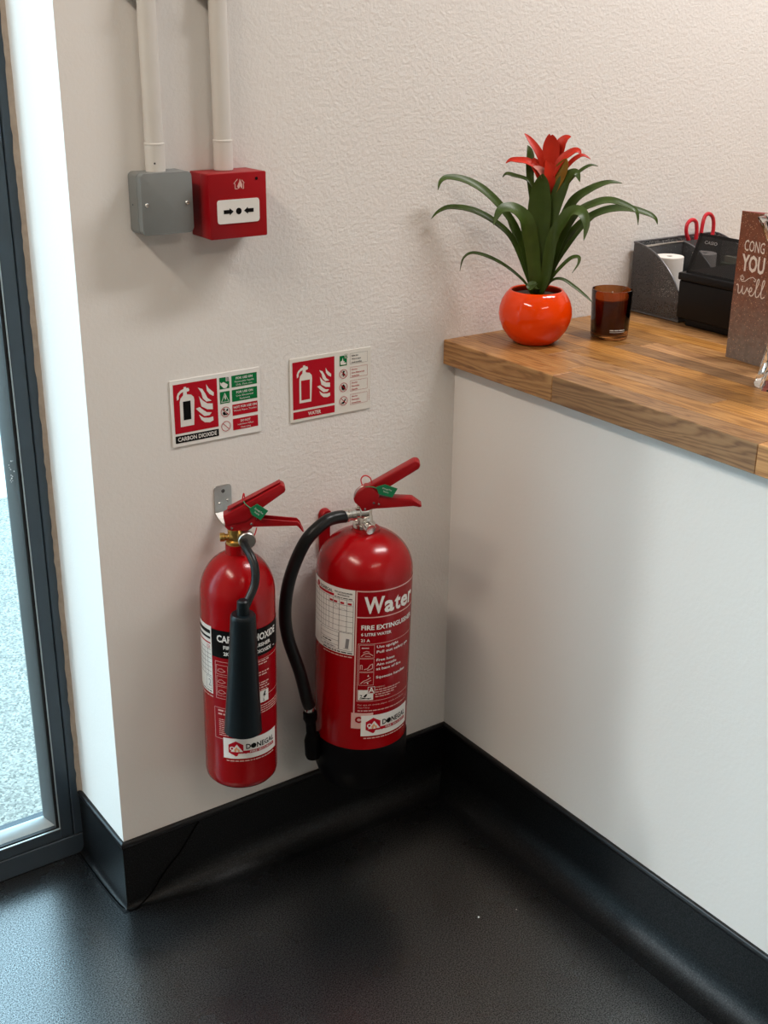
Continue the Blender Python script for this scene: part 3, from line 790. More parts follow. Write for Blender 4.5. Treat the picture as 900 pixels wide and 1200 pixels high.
hb = MB(); hb.prism(Q([(-.0125, .6740), (-.0125, .6620), (-.0070, .6562), (.0036, .6555), (.0201, .6540), (.0271, .6590), (.0313, .6700), (.0360, .6760), (.0200, .6820)]), -.0105, .0065, bevel=.0012)
hb.build('head_block', M['lever_red'], co2)
lo = MB()
lo.prism(Q([(.0193, .6606), (.0220, .6700), (.0392, .6735), (.0940, .6668), (.0985, .6622), (.1030, .6510), (.1015, .6505), (.0965, .6590), (.0930, .6610)]), -.0095, -.0075, bevel=.0004, seg=1)
lo.prism(Q([(.0193, .6606), (.0220, .6700), (.0392, .6735), (.0940, .6668), (.0985, .6622), (.1030, .6510), (.1015, .6505), (.0965, .6590), (.0930, .6610)]), .0060, .0080, bevel=.0004, seg=1)
lo.prism(Q([(.0210, .6606), (.0210, .6630), (.0930, .6632), (.0968, .6612), (.1040, .6504), (.1022, .6500), (.0955, .6592), (.0930, .6608)]), -.0090, .0078, bevel=.0004, seg=1)
lo.build('carry_handle', M['lever_red'], co2)
for a, b in ((.0260, .6668), (-.0025, .6600)):
    MB().lathe([(0, 0), (.0020, 0), (.0016, .0008), (0, .0011)], (a+hx, -.0125 if a > 0 else -.0106, b+hz), n=12, axis=(0, -1, 0)).build('rivet', M['steel'], co2)
pin = MB(); pin.tube([(p[0]+hx, -.004+i*.0006, p[1]+hz) for i, p in enumerate(((.0128, .6960), (.0140, .7030), (.0161, .7115), (.0175, .7040), (.0198, .6970)))], .0010, n=6)
pin.build('seal_pin', M['scissor_red'], co2)
pin = MB(); pin.tube([(.0340+hx, -.008, .6590+hz), (.0320+hx, -.010, .6520+hz), (.0286+hx, -.011, .6440+hz)], .0009, n=6)
pin.build('seal_tail', M['scissor_red'], co2)
pull_tag(co2, Q([(.0238, .6930), (.0349, .7001), (.0510, .6887), (.0399, .6744), (.0266, .6835)]), [(.0155+hx, -.009, .7020+hz), (.0180+hx, -.0135, .6990+hz), (.0240+hx, -.0165, .6945+hz), (.0262+hx, -.0165, .6935+hz)], -.0168, math.radians(-38))
hose = MB().tube([(.0110, -.016, .4100), (.0120, -.030, .4080), (.0200, -.048, .3990), (.0255, -.060, .3850), (.0245, -.070, .3640), (.0140, -.082, .3430), (.0070, -.0875, .3280), (.0062, -.088, .3150)], .0063, n=14).build('hose', M['rubber'], co2)
MB().lathe([(.0062, .030), (.0085, .028), (.0098, .004), (.0098, 0)], (.0066, -.088, .318), n=20).build('hose_ferrule', M['horn'], hose)
horn = MB().lathe([(.0100, .0030), (.0165, .0030), (.0184, .0005), (.0188, -.004), (.0205, -.050), (.0240, -.120), (.0280, -.187), (.0286, -.1905), (.0270, -.1915), (.0180, -.1750)], (.0066, -.0885, .3230), n=36, axis=(.020, 0, 1)).build('discharge_horn', M['horn'], co2)
horn['label'] = 'black tapering discharge horn'
# labels
pr = Print(); r_ = rc
pr.rect(-.098, .168, -.0450, .283, 'p_sticker', 1)
pr.rect(-.090, .2700, -.047, .2760, 'p_black', 2); pr.rect(-.090, .2610, -.047, .2650, 'p_black', 2); pr.rect(-.09, .2530, -.047, .2555, 'p_red', 2); pr.text('3|26', -.0560, .2455, .005, 'p_red', w=.008, L=2)
for k in range(7): pr.rect(-.096, .198+k*.0075, -.0465, .1986+k*.0075, 'p_black', 2)
for k in range(6): pr.rect(-.0545-k*.008, .198, -.0540-k*.008, .2430, 'p_black', 2)
pr.text('2', -.0545, .180, .012, 'p_grey', w=.006, L=2); pr.frame(-.060, .1755, -.0465, .196, .0005, 'p_black', 2)
pr.smallprint(-.090, .1705, .043, .0022, 'p_black', 8)
pr.smallprint(-.090, .1625, .045, .0022, 'p_pink', 9)
pr.build('service_label', on_cyl(rc), co2, step=.005)
pr = Print()
pr.rect(-.0444, .2345, .0995, .2805, 'p_black', 1); pr.rect(-.0444, .086, .0995, .2345, 'p_label', 0)
pr.text('CARBON DIOXIDE', -.0345, .2610, .0118, 'p_sticker', w=.1030, bold=.03)
pr.text('FIRE EXTINGUISHER', -.0240, .2500, .0060, 'p_sticker', w=.0780, bold=.03)
pr.text('2KG CARBON DIOXIDE', -.0240, .2395, .0060, 'p_sticker', w=.0800, bold=.03); pr.rect(.062, .240, .066, .2415, 'p_sticker', 2)
pr.frame(-.0390, .1640, .0940, .2280, .0006, 'p_pink'); pr.frame(-.0430, .0930, .0960, .1480, .0006, 'p_pink')
for z in (.2060, .1870, .1690):
    pr.frame(-.0370, z, -.0180, z+.016, .0005, 'p_pink')
    pr.line([(-.035, z+.005), (-.033, z+.009), (-.028, z+.010), (-.022, z+.006), (-.028, z+.004), (-.034, z+.005)], .0007, 'p_pink')
for i, z in enumerate((.224, .2195, .205, .2005, .187, .183, .1785, .174)):
    pr.smallprint(.0235, z, .022 if i % 2 else .026, .0026, 'p_pink', 20+i)
pr.rect(.0310, .1530, .0480, .1730, 'p_sticker', 1); pr.poly([(.0400,.1715),(.0365,.1640),(.0395,.1645),(.0375,.1600),(.0430,.1655),(.0405,.1655),(.0425,.1715)], 'p_black', 2); pr.line([(.0375,.160),(.0385,.1550),(.0365,.1565)], .0009, 'p_black', 2)
for i in range(4): pr.smallprint(.0300, .1470-i*.0040, .060, .0022, 'p_pink', 40+i)
for i in range(2): pr.smallprint(-.0360, .1420-i*.006, .020, .0036, 'p_pink', 50+i)
for i in range(9): pr.smallprint(-.0350, .1270-i*.0034, .0150 + .013*(i > 6), .0016, 'p_pink', 60+i)
pr.line([(.080, .140), (.083, .130), (.080, .122), (.084, .112)], .0007, 'p_pink')
pr.build('instruction_label', on_cyl(rc), co2, step=.005)
maker_label(co2, rc, -.0285, .0655, .0605, .0965)

br = thing('wall_bracket', 'galvanised steel hook plate behind the head of the slim extinguisher', 'bracket', (.2033, 0, .652))
mb = MB(); mb.prism([(p[0], p[1]+.0225) for p in rounded_rect(.0292, .048, .0045)], -.0022, -.0006, bevel=.0005, seg=1); mb.build('plate', M['galv'], br)
for x, z, r in ((-.006, .018, .0022), (.0075, .0205, .0022)):
    MB().lathe([(0, .0), (r, .0), (r*.7, .0010), (0, .0014)], (x, -.0022, z), n=12, axis=(0, -1, 0)).build('weld_dimple', M['steel'], br)
MB().lathe([(0, 0), (.0032, 0), (.0024, .0009), (0, .0011)], (.0005, -.0022, .0370), n=14, axis=(0, -1, 0)).build('screw', M['chip'], br)
mb = MB()
for a, b in zip([(-.0015, .002), (-.010, -.0035), (-.024, -.0075), (-.043, -.0095)], [(-.010, -.0035), (-.024, -.0075), (-.043, -.0095), (-.052, -.004)]):
    mb.prism([(a[0], a[1]), (b[0], b[1]), (b[0], b[1]+.0018), (a[0], a[1]+.0018)], -.0140, .0140 - .010*(a[0] < -.02), axes='yz')
mb.build('hook_arm', M['galv'], br)

# ---- water, right
AW = -0.60103
wat = thing('water_extinguisher', 'wide red water fire extinguisher with long black hose, right', 'fire extinguisher', (.3982, -.0856, .165), (0, .0225, AW))
rw = .0772
MB().lathe([(0, .000), (.060, 0), (.066, .002), (.0715, .012), (.0775, .030), (.0790, .040), (.0790, .083), (.0776, .0868), (.070, .0868)], n=64).build('base_ring', M['base_black'], wat)
prof = [(0, .070), (.068, .072), (rw, .080), (rw, .381)] + [p for p in bands(rw, 1, 18, .381, .0665) if p[0] > .0235 and p[1] > .3811] + [(.0228, .4445), (.0222, .4485), (.0140, .4495), (0, .4495)]
MB().lathe(prof, n=72).build('cylinder', M['red_paint'], wat)
hx, hz = .0025, -.165
Q = lambda pts: [(a+hx, b+hz) for a, b in pts]
vb = MB()
vb.lathe([(.0165, .4490), (.0180, .4505), (.0180, .456), (.0145, .458), (.0135, .468), (.0125, .4700), (.0125, .487)], (-.003, 0, 0), n=24)
vb.lathe([(0, 0), (.0085, 0), (.0085, .010), (.0100, .012), (.0100, .024)], (-.0190, -.006, .4735), n=20, axis=(1, 0, .10))
vb.build('valve_body', M['chrome'], wat)['label'] = 'nickel plated valve'
g = MB().lathe([(0, .0), (.0070, 0), (.0076, .0015), (.0076, .016), (.0092, .017), (.0092, .024), (.0082, .0250), (.0070, .0246), (0, .0246)], (-.0045, -.004, .4585), n=24, axis=(.50, -.85, -.16)).build('pressure_gauge', M['chrome'], wat)
lev = MB(); lev.prism(Q([(-.0010, .6860), (.0667, .7296), (.0705, .7308), (.0745, .7300), (.0780, .7265), (.0788, .7225), (.0765, .7175), (.0345, .6890), (.0172, .6724), (.004, .675)]), -.0130, .0080, bevel=.0028, seg=3)
lev.build('squeeze_lever', M['lever_red'], wat)
hb = MB(); hb.prism(Q([(-.0231, .6655), (-.0189, .6745), (-.0056, .6850), (.0050, .6860), (.0172, .6730), (.0163, .6558), (-.0023, .6446), (-.0096, .6434), (-.0110, .6540), (-.0205, .6589)]), -.0140, .0090, bevel=.0016)
hb.build('head_block', M['lever_red'], wat)
lo = MB(); lo.prism(Q([(.0018, .6470), (.0204, .6524), (.0711, .6576), (.0790, .6536), (.0835, .6540), (.0838, .6573), (.0770, .6612), (.0685, .6680), (.0172, .6690)]), -.0120, .0070, bevel=.0016)
lo.build('carry_handle', M['lever_red'], wat)
for a, b, q in ((.0165, .6585, -.0142), (-.0045, .6495, -.0142), (.0090, .6600, -.0142)):
    MB().lathe([(0, 0), (.0019, 0), (.0015, .0008), (0, .0011)], (a+hx, q, b+hz), n=12, axis=(0, -1, 0)).build('rivet', M['steel' if a != .0090 else 'chip'], wat)
ring = MB(); ring.tube([(a+hx, -.010+i*.0008, b+hz) for i, (a, b) in enumerate(((-.0100, .6880), (-.0122, .6960), (-.0095, .7015), (-.0045, .7030), (.0010, .7000), (.0036, .6955), (.0040, .6900)))], .0010, n=6)
ring.build('pull_ring', M['scissor_red'], wat)
ch = MB(); ch.tube([(a+hx, -.012, b+hz) for a, b in ((-.0080, .6870), (-.0140, .6835), (-.0200, .6760), (-.0215, .6680))], .0009, n=6); ch.build('pin_wire', M['galv'], wat)
pull_tag(wat, Q([(.0120, .6885), (.0250, .6929), (.0448, .6866), (.0371, .6718), (.0159, .6766)]), [(-.0050+hx, -.0145, .6865+hz), (.0020+hx, -.0165, .6880+hz), (.0100+hx, -.0172, .6870+hz), (.0140+hx, -.0172, .6845+hz)], -.0175, math.radians(-16))
hp = [(-.0330, -.010, .4700), (-.0500, -.022, .4715), (-.0660, -.036, .4680), (-.0930, -.050, .4420), (-.1150, -.056, .3870), (-.1235, -.056, .3300), (-.1190, -.055, .2780), (-.1000, -.052, .2150), (-.0880, -.048, .1610), (-.0840, -.046, .1480)]
hose = MB().tube(hp, .0102, n=16, smooth=8).build('hose', M['rubber'], wat)
MB().lathe([(.0076, 0), (.0108, .0004), (.0108, .010), (.0095, .011), (.0095, .015), (.0108, .016), (.0108, .022), (.0080, .0225)], (-.0365, -.0085, .4700), n=20, axis=(1, .05, .16)).build('hose_collar', M['chrome'], wat)
nz = MB(); nz.lathe([(.0070, .003), (.0115, .0), (.0118, -.012), (.0095, -.017), (.0085, -.022), (.0085, -.040), (.0110, -.047), (.0128, -.054), (.0130, -.080), (.0110, -.0865), (.0060, -.0865)], (-.0832, -.046, .137), n=24, axis=(-.07, 0, 1))
nz.box((-.083, -.040, .062), (-.060, -.030, .092), bevel=.002, seg=1)
nzo = nz.build('nozzle', M['base_black'], wat)
MB().lathe([(.0078, 0), (.0084, .001), (.0084, .012), (.0078, .013)], (-.0836, -.046, .137), n=20, axis=(-.07, 0, 1)).build('nozzle_ferrule', M['chrome'], nzo)

pr = Print(); r_ = rw
pr.rect(-.112, .2600, -.0138, .3735, 'p_sticker', 1)
pr.rect(-.1075, .3595, -.0660, .3610, 'p_red', 2); pr.text('DONEGAL', -.0830, .3625, .0052, 'p_black', w=.0300, bold=.02); pr.rect(-.0880, .3570, -.0500, .3612, 'p_red', 2); pr.circle(-.0900, .3655, .0048, 'p_red', 2, n=6)
pr.text('FIRE EXTINGUISHER', -.0490, .3650, .0024, 'p_black', w=.0310, bold=.03); pr.text('MAINTENANCE', -.0430, .3608, .0024, 'p_black', w=.0200, bold=.03)
pr.smallprint(-.0490, .3565, .031, .0020, 'p_black', 71)
cols = [-.1090, -.0980, -.0880, -.0800, -.0735, -.0670, -.0600, -.0515, -.0400, -.0270, -.0165]
for x in cols: pr.rect(x, .2990, x+.0005, .3545, 'p_black', 2)
for k in range(7): pr.rect(-.1090, .2990+k*.00925, -.0160, .2995+k*.00925, 'p_black', 2)
for x in (-.0585, -.0500, -.0380, -.0255): pr.rect(x, .3470, x+.0065, .3505, 'p_red', 2)
pr.line([(-.049, .339), (-.046, .343), (-.043, .339), (-.038, .338), (-.034, .340), (-.025, .336)], .0005, 'p_grey', 3)
pr.frame(-.0395, .2660, -.0160, .2980, .0006, 'p_black', 2); pr.frame(-.0800, .2660, -.0400, .2960, .0005, 'p_black', 2)
for k in range(3): pr.rect(-.0800, .2725+k*.008, -.0400, .2730+k*.008, 'p_black', 2)
pr.text('1', -.0285, .2710, .0170, 'p_grey', w=.0055, L=3, slant=.1); pr.line([(-.0310, .2700), (-.0210, .2700)], .0008, 'p_grey', 3)
pr.smallprint(-.0740, .2760, .020, .0025, 'p_black', 72); pr.smallprint(-.0700, .2680, .024, .0025, 'p_grey', 73)
pr.smallprint(-.0720, .2618, .056, .0026, 'p_black', 74); pr.smallprint(-.0720, .2550, .056, .0022, 'p_pink', 75, L=1)
pr.build('service_label', on_cyl(rw), wat, step=.006)

pr = Print()
pr.rect(-.0125, .1330, .1300, .3735, 'p_label', 0)
pr.rect(-.0125, .1330, -.0103, .3735, 'p_pink', 1); pr.rect(-.0103, .3715, .1300, .3735, 'p_pink', 1); pr.rect(-.0103, .3268, .1300, .3286, 'p_pink', 1)
for ch_, u_, w_ in (('W', .0005, .0325), ('a', .0330, .0175), ('t', .0515, .0125), ('e', .0645, .0185), ('r', .0850, .0135)):
    pr.text(ch_, u_, .3345, .0290, 'p_sticker', w=w_, bold=.030)
pr.text('FIRE EXTINGUISHER', -.0030, .3060, .0082, 'p_sticker', w=.1030, bold=.03)
pr.text('6 LITRE WATER', -.0030, .2955, .0052, 'p_sticker', w=.0500, bold=.025)
pr.text('21 A', -.0030, .2850, .0052, 'p_sticker', w=.0140, bold=.025)
pr.frame(-.0075, .1775, .1300, .2815, .0007, 'p_pink')
for k, z in enumerate((.2560, .2315, .2070)):
    pr.frame(-.0052, z, .0190, z+.0235, .0006, 'p_pink')
    if k == 0:
        pr.line([(.0005, z+.018), (.010, z+.018)], .0012, 'p_sticker'); pr.poly([(.0005,z+.0165),(-.002,z+.018),(.0005,z+.0195)], 'p_sticker', 1)
        pr.line([(-.002, z+.003), (.003, z+.008), (.010, z+.009), (.017, z+.004)], .0012, 'p_pink'); pr.line([(.001, z+.010), (.006, z+.0125), (.011, z+.011)], .001, 'p_pink'); pr.line([(.004, z+.004), (.013, z+.003)], .0009, 'p_pink')
    elif k == 1:
        pr.line([(-.003, z+.004), (-.003, z+.012), (.000, z+.012), (.000, z+.004)], .0010, 'p_pink'); pr.line([(.003, z+.004), (.009, z+.006), (.0125, z+.012), (.0165, z+.014), (.0165, z+.006), (.012, z+.004), (.008, z+.003)], .0012, 'p_pink')
    else:
        pr.line([(-.002, z+.003), (.003, z+.008), (.008, z+.010), (.014, z+.014)], .0012, 'p_pink'); pr.line([(.003, z+.004), (.010, z+.007), (.015, z+.009)], .001, 'p_pink'); pr.poly([(.0085,z+.016),(.0115,z+.016),(.010,z+.0195)], 'p_sticker', 1); pr.poly([(.008,z+.005),(.011,z+.005),(.0095,z+.002)], 'p_sticker', 1)
for s, z, w in (('Use upright', .2730, .0400), ('Pull out safety pin', .2640, .0660), ('Free hose', .2495, .0330), ('Aim nozzle', .2415, .0370), ('at base of fire', .2335, .0480), ('Squeeze handles', .2185, .0590)):
    pr.text(s, .0225, z, .0046, 'p_sticker', w=w, bold=.02)
pr.rect(-.0055, .1800, .0190, .1985, 'p_sticker', 1)
pr.rect(.0100, .1920, .0210, .2040, 'p_label', 2); pr.frame(.0100, .1920, .0215, .2045, .0007, 'p_sticker', 3); pr.text('A', .0158, .1935, .0095, 'p_sticker', L=3, bold=.02, align='c')
pr.line([(-.003, .1825), (.016, .1835)], .0012, 'p_black', 2); pr.line([(-.002, .1850), (.013, .1820)], .0012, 'p_black', 2); pr.poly([(.003,.186),(.006,.1905),(.0095,.192),(.0085,.188),(.006,.185)], 'p_black', 2); pr.poly([(-.003,.1895),(.001,.1865),(.001,.1895)], 'p_black', 2)
pr.text('WARNING', .0225, .2015, .0022, 'p_pink', w=.0160)
for i in range(4): pr.smallprint(.0225, .1970-i*.0042, .048-.007*i, .0022, 'p_pink', 80+i)
pr.text('For use on wood, paper, textile and fabrics', -.0055, .1700, .0024, 'p_pink', w=.0880); pr.text('Class A fires', -.0055, .1650, .0024, 'p_pink', w=.0190); pr.smallprint(-.0055, .1595, .095, .0022, 'p_pink', 90)
pr.rect(-.0155, .1270, .0200, .1560, 'p_pink', 1)
pr.text('C', -.0095, .1375, .0120, 'p_label', w=.0105, bold=.07)
pr.build('instruction_label', on_cyl(rw), wat, step=.006)
maker_label(wat, rw, .0005, .0960, .1130, .1515)

hk = thing('wall_bracket', 'red hook bracket with rounded top behind the hose of the wide extinguisher', 'bracket', (.3850, 0, .545))
mb = MB(); pts = [(-.0105, 0), (-.0105, .066)] + [(.0105*math.cos(PI-PI*k/10), .066+.0105*math.sin(PI-PI*k/10)) for k in range(1, 10)] + [(.0105, .066), (.0105, 0)]
mb.prism(pts, -.0045, -.0008, bevel=.0008, seg=1); mb.build('plate', M['lever_red'], hk)
MB().lathe([(.0045, 0), (.0090, 0), (.0098, .002), (.0098, .006), (.0085, .008), (.0045, .008)], (0, -.0045, .066), n=20, axis=(0, -1, 0)).build('collar', M['lever_red'], hk)
MB().lathe([(0, 0), (.0036, 0), (.0028, .0012), (0, .0016)], (0, -.0048, .066), n=14, axis=(0, -1, 0)).build('screw', M['chip'], hk)

# ================================================================== PLANT IN ORANGE POT
LEAF_DATA = [
    ('leaf', 0.0153, [(-0.0144, -0.0004, 0.1103), (-0.0341, 0.0119, 0.1756), (-0.057, 0.0246, 0.2142), (-0.0847, 0.0402, 0.2438), (-0.1122, 0.0547, 0.2598), (-0.1365, 0.0653, 0.2643), (-0.1507, 0.0661, 0.2592), (-0.1594, 0.0612, 0.2471)]),
    ('leaf', 0.0122, [(-0.0142, 0.0062, 0.107), (-0.0368, 0.0215, 0.1659), (-0.0623, 0.037, 0.1939), (-0.0928, 0.0557, 0.2122), (-0.1231, 0.0733, 0.2174), (-0.1422, 0.08, 0.2116), (-0.1558, 0.081, 0.2011)]),
    ('leaf', 0.0063, [(-0.0221, 0.0066, 0.1011), (-0.0433, 0.0242, 0.1233), (-0.0661, 0.0425, 0.1385), (-0.0871, 0.0588, 0.145), (-0.0997, 0.0671, 0.1366), (-0.1051, 0.0686, 0.1163)]),
    ('leaf', 0.0279, [(-0.0127, -0.0087, 0.107), (-0.0227, -0.0071, 0.1601), (-0.0366, -0.0054, 0.1995), (-0.0577, 0.0009, 0.2179), (-0.0787, 0.0058, 0.2172), (-0.0934, 0.0039, 0.1964)]),
    ('leaf', 0.037, [(-0.0064, -0.0104, 0.1045), (-0.0103, -0.0087, 0.1764), (-0.0121, -0.0096, 0.2277), (-0.0126, -0.0122, 0.2573), (-0.0139, -0.0144, 0.2708)]),
    ('leaf', 0.0234, [(0.0005, -0.014, 0.1043), (0.0019, -0.0172, 0.1766), (0.0072, -0.0249, 0.2239), (0.0134, -0.034, 0.2571), (0.0202, -0.0439, 0.271), (0.0234, -0.0508, 0.2723), (0.0252, -0.0568, 0.2604)]),
    ('leaf', 0.0234, [(-0.0007, -0.0196, 0.1076), (0.0008, -0.0276, 0.1652), (0.0057, -0.0417, 0.1966), (0.0117, -0.0583, 0.2158), (0.0162, -0.0749, 0.2159), (0.0154, -0.0877, 0.1996), (0.0062, -0.0935, 0.1774)]),
    ('leaf', 0.0162, [(0.0152, -0.0071, 0.1083), (0.0263, -0.0147, 0.1785), (0.042, -0.0253, 0.2237), (0.0622, -0.0394, 0.2438), (0.0861, -0.0564, 0.2559), (0.1052, -0.0687, 0.2547)]),
    ('leaf', 0.0144, [(0.0086, -0.0146, 0.1058), (0.0192, -0.0269, 0.1635), (0.0341, -0.0444, 0.2095), (0.0513, -0.0647, 0.2267), (0.0671, -0.0841, 0.2325), (0.0833, -0.1044, 0.2258), (0.0915, -0.1177, 0.2172), (0.091, -0.1234, 0.1983)]),
    ('leaf', 0.0144, [(0.0136, -0.0124, 0.1049), (0.0288, -0.0262, 0.1626), (0.0495, -0.045, 0.197), (0.0738, -0.0672, 0.2149), (0.0988, -0.0899, 0.2188), (0.1211, -0.1103, 0.2124), (0.1316, -0.1198, 0.2052), (0.1348, -0.1227, 0.196)]),
    ('leaf', 0.0108, [(0.0189, -0.0037, 0.1007), (0.032, -0.0112, 0.1338), (0.0506, -0.0216, 0.1666), (0.0679, -0.0297, 0.1879), (0.086, -0.0377, 0.2027)]),
    ('leaf', 0.0072, [(0.0086, -0.0213, 0.1047), (0.0173, -0.0326, 0.1245), (0.0269, -0.0462, 0.1414), (0.0328, -0.0573, 0.1442), (0.03, -0.0611, 0.1351), (0.0199, -0.0587, 0.1206)]),
    ('leaf', 0.0059, [(0.0171, -0.0155, 0.1015), (0.0285, -0.0287, 0.1051), (0.0434, -0.0461, 0.0919), (0.0547, -0.0609, 0.0785), (0.0586, -0.0696, 0.0712)]),
    ('leaf', 0.027, [(0.0125, 0.0022, 0.0982), (0.0113, 0.0054, 0.1509), (0.0192, 0.0016, 0.1942), (0.0282, -0.0028, 0.2156), (0.0343, -0.0042, 0.2324)]),
    ('leaf', 0.0162, [(0.0059, 0.0081, 0.0978), (-0.0101, 0.0243, 0.1501), (-0.025, 0.0403, 0.1884), (-0.0291, 0.0468, 0.2052)]),
    ('leaf', 0.0135, [(-0.001, 0.0117, 0.1945), (-0.0071, 0.0212, 0.2578), (-0.0058, 0.0257, 0.295), (-0.0063, 0.0327, 0.3089)]),
    ('leaf', 0.0077, [(-0.0038, 0.0089, 0.2377), (-0.0135, 0.019, 0.2575), (-0.0287, 0.0349, 0.264), (-0.0367, 0.0444, 0.2664), (-0.04, 0.05, 0.2606)]),
    ('leaf', 0.0059, [(0.0275, -0.0142, 0.2382), (0.0404, -0.0233, 0.2615), (0.0537, -0.0315, 0.2754), (0.0658, -0.0379, 0.2816), (0.0761, -0.0422, 0.2798)]),
    ('leaf', 0.0153, [(-0.0206, -0.0218, 0.0969), (-0.0271, -0.0191, 0.0993), (-0.0309, -0.0204, 0.0956), (-0.026, -0.0304, 0.1042)]),
    ('bract_red', 0.0131, [(0.0024, -0.0022, 0.2679), (-0.0025, 0.0055, 0.2945), (-0.0114, 0.0184, 0.3157), (-0.017, 0.029, 0.3274)]),
    ('bract_red', 0.0153, [(0.0104, -0.0013, 0.2716), (0.0082, 0.002, 0.3004), (0.0097, 0.0025, 0.3168), (0.0115, 0.003, 0.3278)]),
    ('bract_red', 0.0257, [(0.0063, -0.0111, 0.2686), (0.0052, -0.0101, 0.3016), (0.0051, -0.01, 0.318), (0.0055, -0.0105, 0.3277)]),
    ('bract_red', 0.0176, [(0.0162, -0.0107, 0.2721), (0.0196, -0.0132, 0.3073), (0.0257, -0.0178, 0.321), (0.0327, -0.023, 0.3247)]),
    ('bract_red', 0.014, [(0.0053, -0.0156, 0.267), (0.0134, -0.0246, 0.2901), (0.0241, -0.0366, 0.3029), (0.0295, -0.0442, 0.3053), (0.0314, -0.0488, 0.2995)]),
    ('bract_red', 0.0081, [(0.0163, -0.0121, 0.2555), (0.0305, -0.0244, 0.283), (0.0404, -0.0324, 0.2944), (0.0478, -0.038, 0.297), (0.0565, -0.0447, 0.2918)]),
    ('bract_red', 0.0131, [(0.0033, -0.0071, 0.2579), (-0.0066, 0.0025, 0.2755), (-0.0193, 0.0148, 0.2862), (-0.0316, 0.0268, 0.2882), (-0.039, 0.0345, 0.2879), (-0.0435, 0.0395, 0.2831)]),
    ('bract_olive', 0.0248, [(0.006, -0.0162, 0.244), (0.0109, -0.0234, 0.2653), (0.0145, -0.0304, 0.2823), (0.0148, -0.0351, 0.2942)]),
    ('bract_pink', 0.0176, [(0.0031, -0.015, 0.2441), (-0.0049, -0.0106, 0.265), (-0.0144, -0.0062, 0.2755), (-0.024, -0.0025, 0.2806)]),
    ('bract_red', 0.0293, [(0.0075, -0.0176, 0.2315), (0.0057, -0.0173, 0.2567), (0.0002, -0.0142, 0.2754), (-0.0056, -0.0111, 0.2899)]),
    ('bract_red', 0.0234, [(0.0045, -0.0068, 0.2473), (-0.0021, 0.0005, 0.2679), (-0.0087, 0.0084, 0.2821), (-0.0105, 0.0123, 0.2922)]),
    ('bract_red', 0.0234, [(0.0155, -0.0141, 0.2432), (0.0194, -0.017, 0.2684), (0.0207, -0.0172, 0.2849), (0.0233, -0.0185, 0.2953)]),
]

pl = thing('potted_bromeliad', 'bromeliad with red flower head in a glossy round orange pot', 'potted plant', (.737, -.095, ZT))
prof = [(0, .0005), (.030, .0005), (.0345, .0025), (.0440, .0110), (.0530, .0240), (.0583, .0380), (.0598, .0480), (.0588, .0590), (.0555, .0700), (.0500, .0795), (.0445, .0858), (.0425, .0872), (.0405, .0868), (.0400, .0850), (.0460, .0780), (.0500, .0700), (.0400, .0690)]
MB().lathe(prof, n=64, cap1=False).build('pot', M['pot'], pl, angle=80)
mb = MB(); rnd = random.Random(4)
mb.lathe([(0, .0800), (.020, .0795), (.036, .0775), (.0455, .0760), (.0455, .0720), (0, .0720)], n=32)
for v in mb.bm.verts:
    if v.co.z > .0765: v.co.z += rnd.uniform(-.002, .002)
mb.build('soil', M['soil'], pl)
CAMDIR = Vector((-.675, -.737, .45)).normalized()
def leaf(name, w, pts, kind):
    P = catmull([(pts[0][0]*.35, pts[0][1]*.35, .079)] + pts if kind == 'leaf' and pts[0][2] < .115 else pts, 6)
    n = len(P); mb = MB(); rows = []
    for i, p in enumerate(P):
        t = i/(n-1)
        T = (P[min(i+1, n-1)]-P[max(i-1, 0)]).normalized()
        nrm = (CAMDIR*.8 + Vector((0, 0, .55))).normalized()
        S = T.cross(nrm)
        S = S.normalized() if S.length > .05 else T.orthogonal().normalized()
        Nn = S.cross(T).normalized()
        if Nn.dot(nrm) < 0: Nn = -Nn
        if kind == 'leaf': ww = w/2*(min(1, .55+.9*t) if t < .5 else max(.03, 1-((t-.5)/.5)**1.8))
        else: ww = w/2*max(.04, (1-((t-.35)/.65)**2.0 if t > .35 else .7+.3*t/.35))
        ww = max(ww, .0004)
        keep = lambda q: Vector((q.x, min(q.y, .088), q.z))
        fold = .22*ww
        rows.append([keep(p+S*ww*k+Nn*(fold*(abs(k)**1.5)-.00045)) for k in (-1, -.5, 0, .5, 1)] + [keep(p+S*ww*k+Nn*(fold*(abs(k)**1.5)+.00045)) for k in (1, .5, 0, -.5, -1)])
    vv = [[mb.bm.verts.new(q) for q in row] for row in rows]
    for a, b in zip(vv, vv[1:]):
        for k in range(10): mb.bm.faces.new((a[k], a[(k+1) % 10], b[(k+1) % 10], b[k]))
    mb.bm.faces.new(vv[0]); mb.bm.faces.new(vv[-1])
    mb.build(name, M[kind], pl, angle=60)
for kind, w, pts in LEAF_DATA:
    leaf('leaf' if kind == 'leaf' else 'bract', w, [Vector(p) for p in pts], kind)

